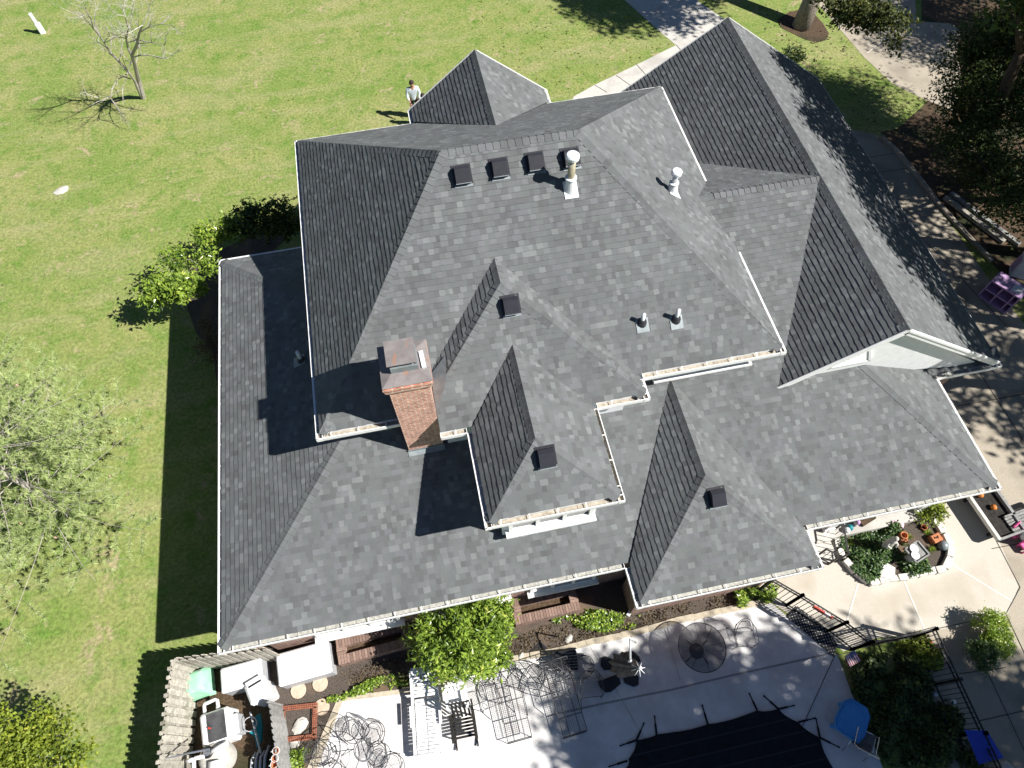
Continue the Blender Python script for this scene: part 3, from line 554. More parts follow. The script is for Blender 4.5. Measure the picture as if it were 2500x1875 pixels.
def leaf(mb, c, size, aspect=.45, upb=.35, rnd=random, t=None, fold=True):
    d = Vector((rnd.gauss(0, 1), rnd.gauss(0, 1), rnd.gauss(0, .6) - .1)); d.normalize()
    nn = Vector((rnd.gauss(0, 1), rnd.gauss(0, 1), rnd.gauss(0, 1) + upb * 3)); sd = d.cross(nn)
    if sd.length < 1e-4: return
    sd.normalize(); L = size * rnd.uniform(.7, 1.25); w = L * aspect; up = sd.cross(d) * (-.12 * L)
    tt = rnd.random() if t is None else t
    mb.add([c, c + d * L * .45 + sd * w * .5 + up, c + d * L, c + d * L * .45 - sd * w * .5 + up, c + d * L * .5], [(0, 1, 2, 4), (0, 4, 2, 3)] if fold else [(0, 1, 2, 3)], tt)
def crown(mb, blobs, n, size, clumps=30, cr=.32, aspect=.45, upb=.35, seed=1, shell=.55, flat=1.0, tb=(0, 1), fold=True):
    """leaves gathered in clumps spread through each ellipsoid's volume, denser near the surface"""
    r = random.Random(seed); tot = sum(b[3] * b[4] * b[5] for b in blobs) ** 1.0
    for bx, by, bz, rx, ry, rz in blobs:
        k = max(3, int(clumps * (rx * ry * rz) / tot)); per = int(n * (rx * ry * rz) / tot / k)
        for _ in range(k):
            v = Vector((r.gauss(0, 1), r.gauss(0, 1), r.gauss(0, 1) * flat + .25)).normalized(); q = r.uniform(shell, 1) if r.random() < .8 else r.uniform(.1, shell)
            c = Vector((bx + v.x * rx * q, by + v.y * ry * q, bz + v.z * rz * q)); rad = cr * r.uniform(.6, 1.4); bt = r.uniform(*tb)
            for _ in range(per):
                o = Vector((r.gauss(0, 1), r.gauss(0, 1), r.gauss(0, .7))) * rad * .55; p = c + o
                if p.z < .03: continue
                leaf(mb, p, size, aspect, upb, r, min(1, max(0, bt * .5 + .25 + r.gauss(0, .22))), fold)
def limb(mb, p0, p1, r0, r1, bend=.12, n=5, rnd=random):
    p0, p1 = Vector(p0), Vector(p1); L = (p1 - p0).length; pts = []
    o1 = Vector((rnd.uniform(-1, 1), rnd.uniform(-1, 1), rnd.uniform(-.3, 1))) * L * bend
    for i in range(n + 1): t = i / n; pts.append(p0.lerp(p1, t) + o1 * math.sin(t * math.pi))
    mb.tube(pts, [r0 + (r1 - r0) * i / n for i in range(n + 1)], 7 if r0 > .05 else 4); return pts
def tree(name, label, base, blobs, leafm, n, size, tr=.12, barkm='bark', cat="tree", group=None, seed=1, lean=(0, 0), **kw):
    base = Vector(base); root = empty(name, base, 0, label, cat, group); r = random.Random(seed + 5)
    tk = MB(); cx = sum(b[0] for b in blobs) / len(blobs); cy = sum(b[1] for b in blobs) / len(blobs); zb = min(b[2] - b[5] * .3 for b in blobs)
    fork = base.lerp(Vector((cx, cy, zb)), .8); fork.z = max(.15, zb * .8); fork.x += lean[0]; fork.y += lean[1]; limb(tk, base - Vector((0, 0, .1)), fork, tr * 1.25, tr * .8, .05, 6, r)
    for b in blobs:
        for k in range(max(2, int(7 / len(blobs)))):
            v = Vector((r.gauss(0, 1), r.gauss(0, 1), abs(r.gauss(0, 1)))).normalized(); e = Vector((b[0] + v.x * b[3] * .75, b[1] + v.y * b[4] * .75, b[2] + v.z * b[5] * .7))
            pts = limb(tk, fork, e, tr * .55, tr * .08, .15, 6, r)
            for j in (3, 4, 5):
                w = Vector((r.gauss(0, 1), r.gauss(0, 1), r.gauss(0, .6))).normalized() * min(b[3], b[4]) * .4; limb(tk, pts[j], pts[j] + w, tr * .16, tr * .04, .15, 3, r)
    tk.build("trunk", MT[barkm], root, True)
    cm = MB(); crown(cm, blobs, n, size, seed=seed, **kw); cm.build("crown", MT[leafm], root); return root
def B(px, py, z, rx, ry=None, rz=None): p = G(px, py, z); return (p.x, p.y, p.z, rx, ry or rx, rz or rx)
# --- magnolia by the patio
tree("magnolia_bush", "round glossy green bush between the house and the white chaise", G(1140, 1590, 0) - Vector((0, .25, 0)), [B(1125, 1562, 1.7, 1.05, .95, .75), B(1170, 1530, 1.8, .85, .7, .6), B(1060, 1570, 1.3, .6, .7, .8), B(1110, 1615, 1.15, .8, .42, .5), B(1190, 1592, 1.35, .55, .5, .6)], 'leaf_mag', 9800, .145, .05, 'barkd', "bush", seed=3, clumps=240, cr=.2, aspect=.42, upb=.5, shell=.75)
# --- plants along the left side of the house
tree("leafy_shrub", "bright green leafy shrub nearest the shadow beside the left gutter", G(452, 755, 0), [B(440, 705, 1.9, .55, .4, .4), B(385, 705, 1.8, .5, .4, .4), B(480, 690, 1.8, .35, .35, .35), B(365, 735, 1.5, .3, .3, .3)], 'leaf_mag', 2100, .17, .04, 'bark2', "shrub", "shrubs beside the left of the house", 5, clumps=70, cr=.2, aspect=.45)
tree("leafy_shrub", "half bare leafy shrub with dead brown twigs in the middle of the left side shrubs", G(490, 690, 0), [B(430, 640, 1.9, .6, .5, .35), B(500, 640, 2.0, .5, .55, .35), B(400, 620, 1.6, .4, .35, .3)], 'leaf_mag', 950, .16, .05, 'bark2', "shrub", "shrubs beside the left of the house", 6, clumps=60, cr=.22, aspect=.4)
tree("leafy_shrub", "small yellow green shrub just left of the dark hedge", G(535, 600, 0), [B(505, 575, 1.4, .5, .4, .4), B(560, 545, 1.5, .45, .4, .4), B(540, 575, 1.2, .35, .3, .3)], 'leaf_mag', 1400, .15, .03, 'bark2', "shrub", "shrubs beside the left of the house", 7, clumps=70, cr=.2)
tree("dark_shrub", "tall dark evergreen shrub touching the upper left gutter", G(655, 590, 0), [B(620, 540, 1.8, .6, .55, .8), B(680, 530, 1.9, .6, .5, .8), B(590, 560, 1.2, .45, .4, .6), B(700, 560, 1.2, .5, .4, .6)], 'leaf_dark', 4200, .15, .06, 'barkd', "shrub", "shrubs beside the left of the house", 8, clumps=130, cr=.2, upb=.1)
tree("brown_shrub", "faded brown shrub in deep shade below the left gutter", G(525, 880, 0), [B(510, 850, .7, .5, .6, .45), B(515, 800, .6, .4, .4, .35)], 'leaf_brown', 1400, .08, .03, 'barkd', "shrub", None, 9, clumps=50, cr=.2)
# --- bottom left shrub tree
tree("yellow_green_tree", "yellow green leafy tree in the bottom left corner of the lawn", G(70, 1900, 0), [B(40, 1800, 2.6, .9, .7, .6), B(120, 1790, 2.2, .6, .6, .5), B(90, 1870, 2.6, 1.0, .6, .6), B(-40, 1860, 2.8, .9, .8, .6), B(180, 1860, 1.9, .5, .5, .4), B(60, 1950, 2.6, 1.0, .8, .6), B(-60, 1960, 2.4, 1., .8, .6)], 'leaf_yel', 9000, .10, .07, 'bark2', seed=12, clumps=330, cr=.22, aspect=.7)
# --- white pine
def pine(base, H_, R_, seed, whorls=13):
    r = random.Random(seed); base = Vector(base); root = empty("white_pine", base, 0, "tall airy pale green pine standing on the lawn left of the house", "tree")
    tk = MB(); nd = MB(); top = base + Vector((.1, .1, H_)); limb(tk, base - Vector((0, 0, .1)), top, .09, .015, .01, 10, r)
    for w in range(whorls):
        z = 1.1 + (H_ - 1.4) * w / (whorls - 1); L0 = R_ * (1 - .75 * (w / whorls) ** 1.3); k = 7
        for j in range(k):
            a = 2 * math.pi * (j + .5 * (w % 2)) / k + r.uniform(-.3, .3); L = L0 * r.choice((.45, .8, .95, 1.1, 1.2)); d = Vector((math.cos(a), math.sin(a), .22)); c0 = base + Vector((.1 * z / H_, .1 * z / H_, z)); e = c0 + d * L
            pts = limb(tk, c0, e, .016, .003, .08, 8, r)
            for q in range(2, 9):
                p = pts[q]
                for sgn in (-1, 1):
                    if r.random() < .18: continue
                    sd = Vector((-d.y, d.x, 0)) * sgn; l2 = L * .42 * (1.2 - q / 10) * r.uniform(.6, 1.2); e2 = p + (d * .75 + sd * r.uniform(.6, 1) + Vector((0, 0, r.uniform(-.1, .35)))).normalized() * l2
                    tk.tube([p, (p + e2) / 2 + Vector((0, 0, .02)), e2], [.005, .004, .003], 3)
                    for tt in (.25, .45, .62, .8, 1.0):
                        if r.random() < .08: continue
                        c = p.lerp(e2, tt) + Vector((r.uniform(-.04, .04), r.uniform(-.04, .04), 0)); bt = r.random(); dd = (e2 - p).normalized()
                        for _ in range(14):
                            v = (Vector((r.gauss(0, 1), r.gauss(0, 1), r.gauss(0, 1))).normalized() + dd * .9 + Vector((0, 0, .2))).normalized(); s_ = v.cross(Vector((0, 0, 1)))
                            if s_.length < .01: continue
                            s_ = s_.normalized() * .0125; l3 = r.uniform(.12, .2); nd.add([c - s_, c + s_, c + v * l3], [(0, 1, 2)], min(1, max(0, bt * .6 + r.uniform(0, .4))))
    tk.build("trunk", MT['bark2'], root, True); nd.build("crown", MT['needle'], root)
    cn = MB(); cn.lathe((0, 0, 0), [(.012, -.06), (.03, -.03), (.028, .02), (.01, .06)], 6); MT['cone'] = mnoise("pine cones", (.3, .17, .12), (.5, .33, .26), 20, rough=.9); c0 = None
    for k in range(40):
        a = r.uniform(0, 6.28); z = r.uniform(2, H_ - 1); q = R_ * (1 - .6 * z / H_) * r.uniform(.4, .95)
        if c0 is None: c0 = o = cn.build("pine_cone", MT['cone'], root, True, world=False)
        else: o = c0.copy(); COL.objects.link(o)
        o.location = (math.cos(a) * q, math.sin(a) * q, z + .2 * q)
    return root
pine(G(200, 1265, 0), 7.6, 3.7, 4)
# --- bare tree top left
def bare():
    r = random.Random(21); base = G(350, 240, 0); root = empty("bare_tree", base, 0, "leafless grey tree throwing a branching shadow on the lawn", "tree"); tk = MB()
    def Z(l): return [G(x, y, z) for x, y, z in l]
    def sub(p, d, L, rad, lev):
        if lev == 0 or L < .12: return
        n = 4; pts = [p]; dd = d.copy()
        for i in range(n):
            dd = (dd + Vector((r.gauss(0, .16), r.gauss(0, .16), r.gauss(.03, .12)))).normalized(); pts.append(pts[-1] + dd * L / n)
        tk.tube(pts, [rad * (1 - .6 * i / n) for i in range(n + 1)], 5 if rad > .02 else 3)
        for i in range(1, n + 1):
            for _ in range(1):
                if r.random() < .18: continue
                w = (dd + Vector((r.gauss(0, .75), r.gauss(0, .75), r.gauss(.15, .5)))).normalized(); sub(pts[i], w, L * r.uniform(.5, .75), max(.0035, rad * .42), lev - 1)
    LM = [(Z([(350, 240, 0), (338, 195, 1.0), (330, 160, 1.9), (322, 135, 2.6), (334, 110, 3.3), (340, 80, 4.0), (348, 62, 4.6)]), .12), (Z([(322, 137, 2.6), (312, 115, 3.0), (308, 95, 3.6), (313, 70, 4.2), (305, 40, 5.0)]), .06),
             (Z([(345, 236, .1), (330, 200, 1.0), (315, 178, 1.7), (290, 150, 2.3), (270, 128, 2.7), (255, 105, 3.2), (245, 90, 3.5), (228, 70, 4.1), (222, 45, 4.7)]), .075), (Z([(318, 192, 1.1), (300, 187, 1.5), (285, 195, 1.7), (275, 215, 1.6), (270, 240, 1.3), (285, 262, .9)]), .035),
             (Z([(325, 140, 2.5), (345, 134, 2.8), (372, 136, 2.9), (398, 142, 2.9), (420, 135, 3.1)]), .035), (Z([(310, 104, 3.3), (335, 97, 3.6), (370, 104, 3.7), (400, 110, 3.8)]), .035), (Z([(340, 80, 4.0), (360, 68, 4.3), (392, 58, 4.6), (420, 62, 4.8)]), .03),
             (Z([(320, 150, 2.3), (312, 178, 1.9), (300, 215, 1.5), (270, 235, 1.3), (240, 238, 1.2)]), .025), (Z([(255, 105, 3.2), (275, 95, 3.5), (300, 80, 3.9)]), .02)]
    for pts, r0 in LM:
        r0 *= .85
        n = len(pts) - 1; tk.tube(pts, [r0 * (1 - .72 * i / n) for i in range(n + 1)], 8)
        for i in range(2 if r0 > .05 else 1, n + 1):
            dd = (pts[i] - pts[i - 1]).normalized()
            for _ in range(2 if r0 > .04 else 1): sub(pts[i], (dd + Vector((r.gauss(0, .6), r.gauss(0, .6), r.gauss(.3, .4)))).normalized(), r.uniform(.7, 1.2) * (1 if r0 > .04 else .6), .02, (4 if i > n - 2 else 3) - (0 if r0 > .04 else 1))
    tk.build("trunk", MT['bark3'], root)
bare()
# --- big deciduous tree at the top with its hanging branch over the side driveway
BT = tree("large_tree", "big broad tree with a leaning grey trunk in a mulch ring", G(1955, 66, 0), [(21.0, 26.3, 9.8, 3.6, 3.0, 2.4), (18.6, 27.4, 8.6, 2.4, 2.2, 1.5), (20.5, 30, 9.0, 3, 2, 2)], 'leaf_tree', 20000, .22, .34, 'bark', "tree", None, 31, clumps=900, cr=.42, lean=(1.4, .2), aspect=.62, fold=False)
hb = MB(); crown(hb, [B(2110, 30, 5.2, 1.2, .8, .45), B(2050, 10, 5.6, .9, .7, .5), B(2170, 55, 4.8, .8, .6, .4), B(2195, 105, 4.4, .3, .4, .4)], 3400, .15, 110, .26, .62, .4, 77, fold=False); hb.build('hanging_leaves', MT['leaf_hang'], BT)
# --- evergreens and trees on the right, whose shade falls on the garage roof and the driveway
def ev(base, blobs, lab, seed, n=5200, size=.3, leafm='leaf_dark', tr=.2, nm="evergreen_tree", cr=.5, clumps=200, group="trees along the right of the driveway"):
    return tree(nm, lab, base, blobs, leafm, n, size, tr, 'barkd', "tree", group, seed, clumps=clumps, cr=cr, aspect=.4, fold=False)
ev(G(2335, 345, 0), [B(2440, 240, 3.6, 1.7, 1.6, 1.0), B(2390, 380, 3.0, 1.4, 1.3, .8), B(2460, 110, 4.2, 1.8, 1.7, 1.1), B(2370, 170, 3.4, 1.2, 1.1, .8), B(2330, 250, 2.6, .9, 1.0, .6), B(2310, 330, 2.2, .7, .7, .5), B(2480, 480, 3.2, 1.4, 1.4, .9), (23.2, 18.6, 6.2, 2.2, 2.4, 2.0)], "dark evergreen with a leaning trunk beside the side driveway", 41, 52000, .15, cr=.42, clumps=1300)
ev((25.5, 15.5, 0), [B(2480, 420, 3.5, 1.5, 1.5, 1.2), (25.5, 15.5, 6, 2.6, 2.6, 2.5), (26.5, 17.5, 9, 2.6, 2.6, 2.5)], "tall dark evergreen crowding the upper right edge of the photo", 42, 15000, .17, clumps=480)
ev((30.5, 24.5, 0), [(28.3, 22.8, 4.2, 1.8, 1.8, 1.3), (30.5, 24.5, 6, 3, 3, 2.5), (31.5, 22.0, 8, 3, 3, 2.5)], "dense dark evergreen in the top right corner", 43, 17000, .18, clumps=500)
for i, (x, y, zc, rx, ry, rz) in enumerate([(20.6, 5.4, 9.2, 2.0, 2.2, 3.0), (19.6, 8.6, 10.0, 2.5, 2.6, 3.4), (19.3, 12.4, 10.0, 2.3, 2.6, 3.2), (26.0, 7.5, 10.5, 3.0, 3.4, 3.8), (25.5, 12.5, 10.5, 3.2, 3.4, 3.8), (19.0, 16.0, 9.4, 1.8, 1.8, 2.6)]):
    ev((x + 2.4, y, 0), [(x, y, zc, rx, ry, rz), (x + .5, y + .8, zc - rz * .7, rx * .8, ry * .8, rz * .5)], ["tall tree shading the lower end of the garage roof", "tall tree shading the middle of the garage roof", "tall tree shading the upper end of the garage roof", "broad tree shading the lower driveway", "broad tree shading the upper driveway", "slim tree shading the far top of the garage roof"][i], 50 + i, 4300, .34, 'leaf_tree', .22, "shade_tree", .5, 240)
ev((28.5, 3.2, 0), [(27.3, 3.2, 10, 2.6, 2.6, 2.4), (26.2, 1.6, 8.6, 1.6, 1.6, 1.4)], "loose tree dappling the driveway beside the porch roof", 59, 2600, .34, 'leaf_tree', .2, "shade_tree", .5, 130)
ev((17.6, -5.2, 0), [(16.0, -4.7, 11.8, 4.0, 2.0, 2.2), (22.0, -6.6, 12.5, 3.6, 2.2, 2.6), (13.3, -4.9, 12, 1.5, 1.9, 1.5), (17.5, -7.5, 12, 5, 2.4, 2.5)], "large tree shading the patio and its covered spa", 60, 26000, .36, 'leaf_tree', .35, "shade_tree", .55, 900)
# --- ground cover and small plants
def inpoly(x, y, P):
    c = False; j = len(P) - 1
    for i in range(len(P)):
        if (P[i][1] > y) != (P[j][1] > y) and x < (P[j][0] - P[i][0]) * (y - P[i][1]) / (P[j][1] - P[i][1]) + P[i][0]: c = not c
        j = i
    return c
def cover(name, label, px, n, size, matn, h=(.05, .2), seed=1, z0=0, clump=.35, kind="stuff", cat=None):
    r = random.Random(seed); P = [(G(x, y, z0).x, G(x, y, z0).y) for x, y in px]; xs = [p[0] for p in P]; ys = [p[1] for p in P]; mb = MB(); k = 0; tries = 0
    while k < n and tries < n * 30:
        tries += 1; x = r.uniform(min(xs), max(xs)); y = r.uniform(min(ys), max(ys))
        if not inpoly(x, y, P): continue
        d = math.sin(x * 7.1 + seed) * math.cos(y * 6.3 + seed * 2) + math.sin(x * 3.1 - y * 4.3)
        if r.random() > .5 + clump * d: continue
        leaf(mb, Vector((x, y, z0 + r.uniform(*h) * (1 + .5 * d))), size, .75, .8, r, None, False); k += 1
    o = mb.build(name, MT[matn]); o["kind"] = kind
    if label: o["label"] = label
    if cat: o["category"] = cat
    return o
cover("ivy", "dark ivy filling the stone edged island bed", [(2048, 1306), (2110, 1290), (2180, 1280), (2210, 1330), (2225, 1352), (2255, 1368), (2262, 1398), (2218, 1410), (2195, 1385), (2145, 1385), (2138, 1416), (2112, 1424), (2085, 1402), (2062, 1378), (2046, 1345)], 9500, .08, 'leaf_ivy', (.04, .2), 2)
cover("ivy", "green ivy scrambling over the bed beside the wing wall", [(1360, 1490), (1440, 1490), (1560, 1505), (1545, 1535), (1480, 1545), (1400, 1530), (1350, 1520)], 1700, .075, 'leaf_mag', (.02, .14), 3, clump=.45)
cover("ivy", "ivy at the end of the foundation bed by the iron fence", [(1790, 1450), (1880, 1425), (1900, 1440), (1880, 1470), (1800, 1485)], 1000, .085, 'leaf_mag', (.03, .2), 4)
cover("dead_leaves", "dry leaves strewn over the foundation bed", [(830, 1640), (1000, 1600), (1250, 1560), (1400, 1500), (1880, 1440), (1880, 1465), (1640, 1510), (1450, 1560), (1240, 1605), (1080, 1650), (860, 1690)], 4200, .06, 'leaf_brown', (.005, .03), 5, clump=.1)
cover("weeds", "low green weeds along the patio edge", [(780, 1710), (850, 1690), (900, 1660), (1000, 1640), (1000, 1672), (900, 1690), (810, 1715)], 900, .07, 'leaf_mag', (.01, .1), 6)
cover("weeds", "straggly weeds in the mulch beside the wire table set", [(700, 1830), (760, 1830), (740, 1875), (690, 1875)], 350, .08, 'leaf_mag', (.01, .12), 7)
cover("garden_planting", "dark leafy planting in the shaded bottom right bed", [(2075, 1640), (2120, 1600), (2200, 1600), (2300, 1700), (2390, 1875), (2170, 1875), (2125, 1800), (2085, 1700)], 7000, .11, 'leaf_dark', (.05, .28), 8)
cover("garden_planting", "yellowing plants along the top of the shaded bed", [(2190, 1560), (2240, 1545), (2290, 1600), (2280, 1640), (2220, 1620), (2180, 1580)], 1300, .09, 'leaf_yel', (.05, .3), 9)
for i, (a, b, lab, m_) in enumerate([(2415, 1525, "upper lime green clipped shrub on the driveway strip", 'leaf_mag'), (2430, 1575, "lower lime green feathery shrub on the driveway strip", 'leaf_mag'), (2395, 1600, "dark little shrub beside the silver ball", 'leaf_ivy')]):
    tree("round_shrub", lab, G(a + 5, b + 20, 0), [B(a, b, .45, .38, .36, .32), B(a + 18, b - 12, .5, .28, .28, .25)], m_, 2800, .07, .025, 'barkd', "shrub", "shrubs on the driveway strip", 70 + i, clumps=90, cr=.1, shell=.75, tb=(.5, 1.0))
tree("lime_shrub", "pale lime shrub at the foot of the porch column", G(2285, 1258, 0), [B(2280, 1240, .5, .3, .5, .3), B(2265, 1255, .35, .3, .25, .2)], 'leaf_yel', 1200, .09, .02, 'bark', "shrub", None, 75, clumps=40, cr=.14, aspect=.6)
tree("low_shrub", "small dark shrub on the grass strip behind the garage roof", G(1945, 140, 0), [B(1940, 135, .4, .5, .4, .3)], 'leaf_dark', 900, .12, .02, 'barkd', "shrub", None, 76, clumps=40, cr=.16)

def flecks(name, label, px, n, size, mat, seed):
    r = random.Random(seed); P = [(G(x, y).x, G(x, y).y) for x, y in px]; xs = [p[0] for p in P]; ys = [p[1] for p in P]; mb = MB()
    for _ in range(n):
        x, y = r.uniform(min(xs), max(xs)), r.uniform(min(ys), max(ys))
        if inpoly(x, y, P): leaf(mb, Vector((x, y, .02)), size, .7, 2.0, r, None, False)
    o = mb.build(name, MT[mat]); o["kind"] = "stuff"; o["label"] = label
flecks("fallen_leaves", "scattered yellow fallen leaves on the lawn under the big tree", [(1100, 0), (1500, 0), (1640, 110), (1380, 240), (1250, 200), (1150, 80)], 420, .11, 'leaf_yel', 5)
flecks("fallen_leaves", "dry fallen leaves on the lawn strip beside the side driveway", [(1830, 0), (1985, 30), (2110, 140), (2260, 250), (2150, 320), (2000, 250), (1900, 140)], 520, .12, 'leaf_brown', 6)
flecks("fallen_leaves", "pale leaves dropped on the far lawn", [(0, 0), (1000, 0), (980, 240), (560, 500), (420, 760), (0, 760)], 300, .09, 'leaf_yel', 7)
# ================================================================== THINGS ON THE GROUND
MT['iron'] = mplain("black painted iron", (.014, .014, .016), .4, .5)
MT['wicker'] = mplain("wrought iron furniture", (.055, .055, .06), .45, .5)
MT['plastic'] = mnoise("white plastic", (.70, .71, .72), (.80, .80, .80), 5, rough=.35, spec=.5)
MT['greyplastic'] = mplain("grey plastic side", (.42, .43, .45), .5)
MT['wood'] = mnoise("weathered fence wood", (.28, .26, .22), (.46, .43, .37), 9, detail=8, rough=.95, bump=.5, bscale=40, tint=.22, c3=(.2, .2, .15), s3=2.5, t3=(.55, .72))
MT['wooddark'] = mnoise("dark and shaded wood", (.010, .009, .008), (.028, .025, .021), 9, detail=8, rough=.8, bump=.5, bscale=40, tint=.2)  # near black: the shade on the cart boards is part of this colour
MT['woodgrey'] = mnoise("grey wood", (.2, .2, .19), (.32, .32, .31), 9, detail=8, rough=.9, bump=.5, bscale=40, tint=.2)
MT['terra'] = mnoise("terracotta", (.42, .15, .07), (.52, .21, .10), 8, rough=.8)
MT['rustframe'] = mnoise("rusty red iron", (.20, .07, .045), (.32, .12, .07), 12, rough=.9)
MT['green'] = mnoise("mint green cover", (.24, .52, .34), (.32, .62, .42), 5, rough=.6, bump=.6, bscale=6)
MT['teal'] = mplain("teal plastic", (.01, .20, .24), .5)
MT['blue'] = mnoise("blue plastic", (.05, .24, .58), (.07, .30, .66), 6, rough=.45, bump=.3, bscale=30)
MT['blued'] = mplain("royal blue fabric", (.015, .05, .42), .7)
MT['pink'] = mplain("pink plastic", (.75, .10, .30), .45)
MT['lilac'] = mplain("lilac plastic", (.46, .30, .50), .5)
MT['palepink'] = mplain("pale pink plastic", (.72, .46, .58), .5)
MT['red'] = mplain("red plastic", (.50, .05, .03), .5)
MT['covseam'] = mplain("cover seam", (.016, .019, .024), .7)
MT['cover'] = mnoise("black safety cover", (.006, .008, .011), (.012, .015, .02), 6, rough=.9)
MT['greyfabric'] = mnoise("grey brown fabric", (.10, .09, .085), (.19, .17, .165), 7, rough=.95, bump=.6, bscale=12)
MT['blackcloth'] = mnoise("charcoal cloth cover", (.045, .045, .048), (.08, .08, .085), 5, rough=.9, bump=1, bscale=7)
MT['cast'] = mnoise("cast stone", (.42, .40, .36), (.55, .53, .48), 9, rough=.9, bump=.4)
MT['stepstone'] = mnoise("sandy stepping stone", (.44, .34, .25), (.55, .44, .34), 12, rough=.9, bump=.3, bscale=40)
MT['chrome'] = mplain("bright metal", (.6, .6, .62), .2, .6, .8)
MT['brickflat'] = mbrick("brick coping", (.27, .14, .10), (.19, .10, .075), (.40, .36, .32), .075, .22, flat=True)
MT['orange'] = mplain("orange gourd", (.55, .18, .03), .6)
MT['skin'] = mplain("skin", (.45, .26, .18), .6)
MT['hair'] = mplain("dark hair", (.03, .02, .016), .7)
MT['shirt'] = mplain("pale blue shirt", (.62, .70, .80), .8)
MT['trousers'] = mplain("black trousers", (.01, .011, .016), .9)
MT['oshirt'] = mplain("orange shirt", (.55, .22, .08), .8)
def bearing(p, q, z=0): v = G(q[0], q[1], z) - G(p[0], p[1], z); return math.atan2(v.y, v.x) - math.pi / 2
class T_:
    """a thing: an Empty at its base, parts modelled in local metres"""
    def __init__(s, name, label, cat, px, py, rz=0.0, z=0.0, group=None, zb=None):
        p = G(px, py, z); p.z = z if zb is None else zb; s.o = empty(name, p, rz, label, cat, group)
    def part(s, mb, name, mat, parent=None, smooth=False): return mb.build(name, MT[mat], parent or s.o, smooth, world=False)
def single(mb, name, mat, label, cat, loc, rz=0.0, group=None, smooth=False):
    o = mb.build(name, MT[mat], None, smooth); o.location = loc; o.rotation_euler = (0, 0, rz); return tag(o, label, cat, group)
# --- lawn things
t = T_("utility_post", "short white plastic post with a wider lower casing standing in the lawn", "post", 105, 80, .2)
mb = MB(); mb.rbox((0, 0, .24), (.24, .22, .48), r=.03); t.part(mb, "casing", 'plastic'); mb = MB(); mb.rbox((-.03, 0, .6), (.15, .15, .72), r=.03); t.part(mb, "post", 'plastic')
def blob(mb, c, r, n=9, seed=0, j=.18, squash=1.0):
    rr = random.Random(seed); prof = []
    vs = []; ft = []; L_ = 5
    for i in range(L_):
        a = (i + .5) / L_ * math.pi / 2 * 1.05; q = math.cos(a * .95); z = math.sin(a) * r[2]
        for k in range(n):
            w = 1 + rr.uniform(-j, j) * (1 if i < 3 else .6); an = 2 * math.pi * k / n; vs.append((c[0] + math.cos(an) * r[0] * q * w, c[1] + math.sin(an) * r[1] * q * w, c[2] + z * (1 + rr.uniform(-.05, .05))))
    for i in range(L_ - 1): ft += [(i * n + k, i * n + (k + 1) % n, (i + 1) * n + (k + 1) % n, (i + 1) * n + k) for k in range(n)]
    ft.append(tuple((L_ - 1) * n + k for k in range(n))); mb.add(vs, ft)
mb = MB(); blob(mb, (0, 0, -.02), (.32, .2, .08), 11, 4); single(mb, "flat_rock", 'cast', "flat pale rock alone in the open lawn", "rock", G(150, 465), .5)
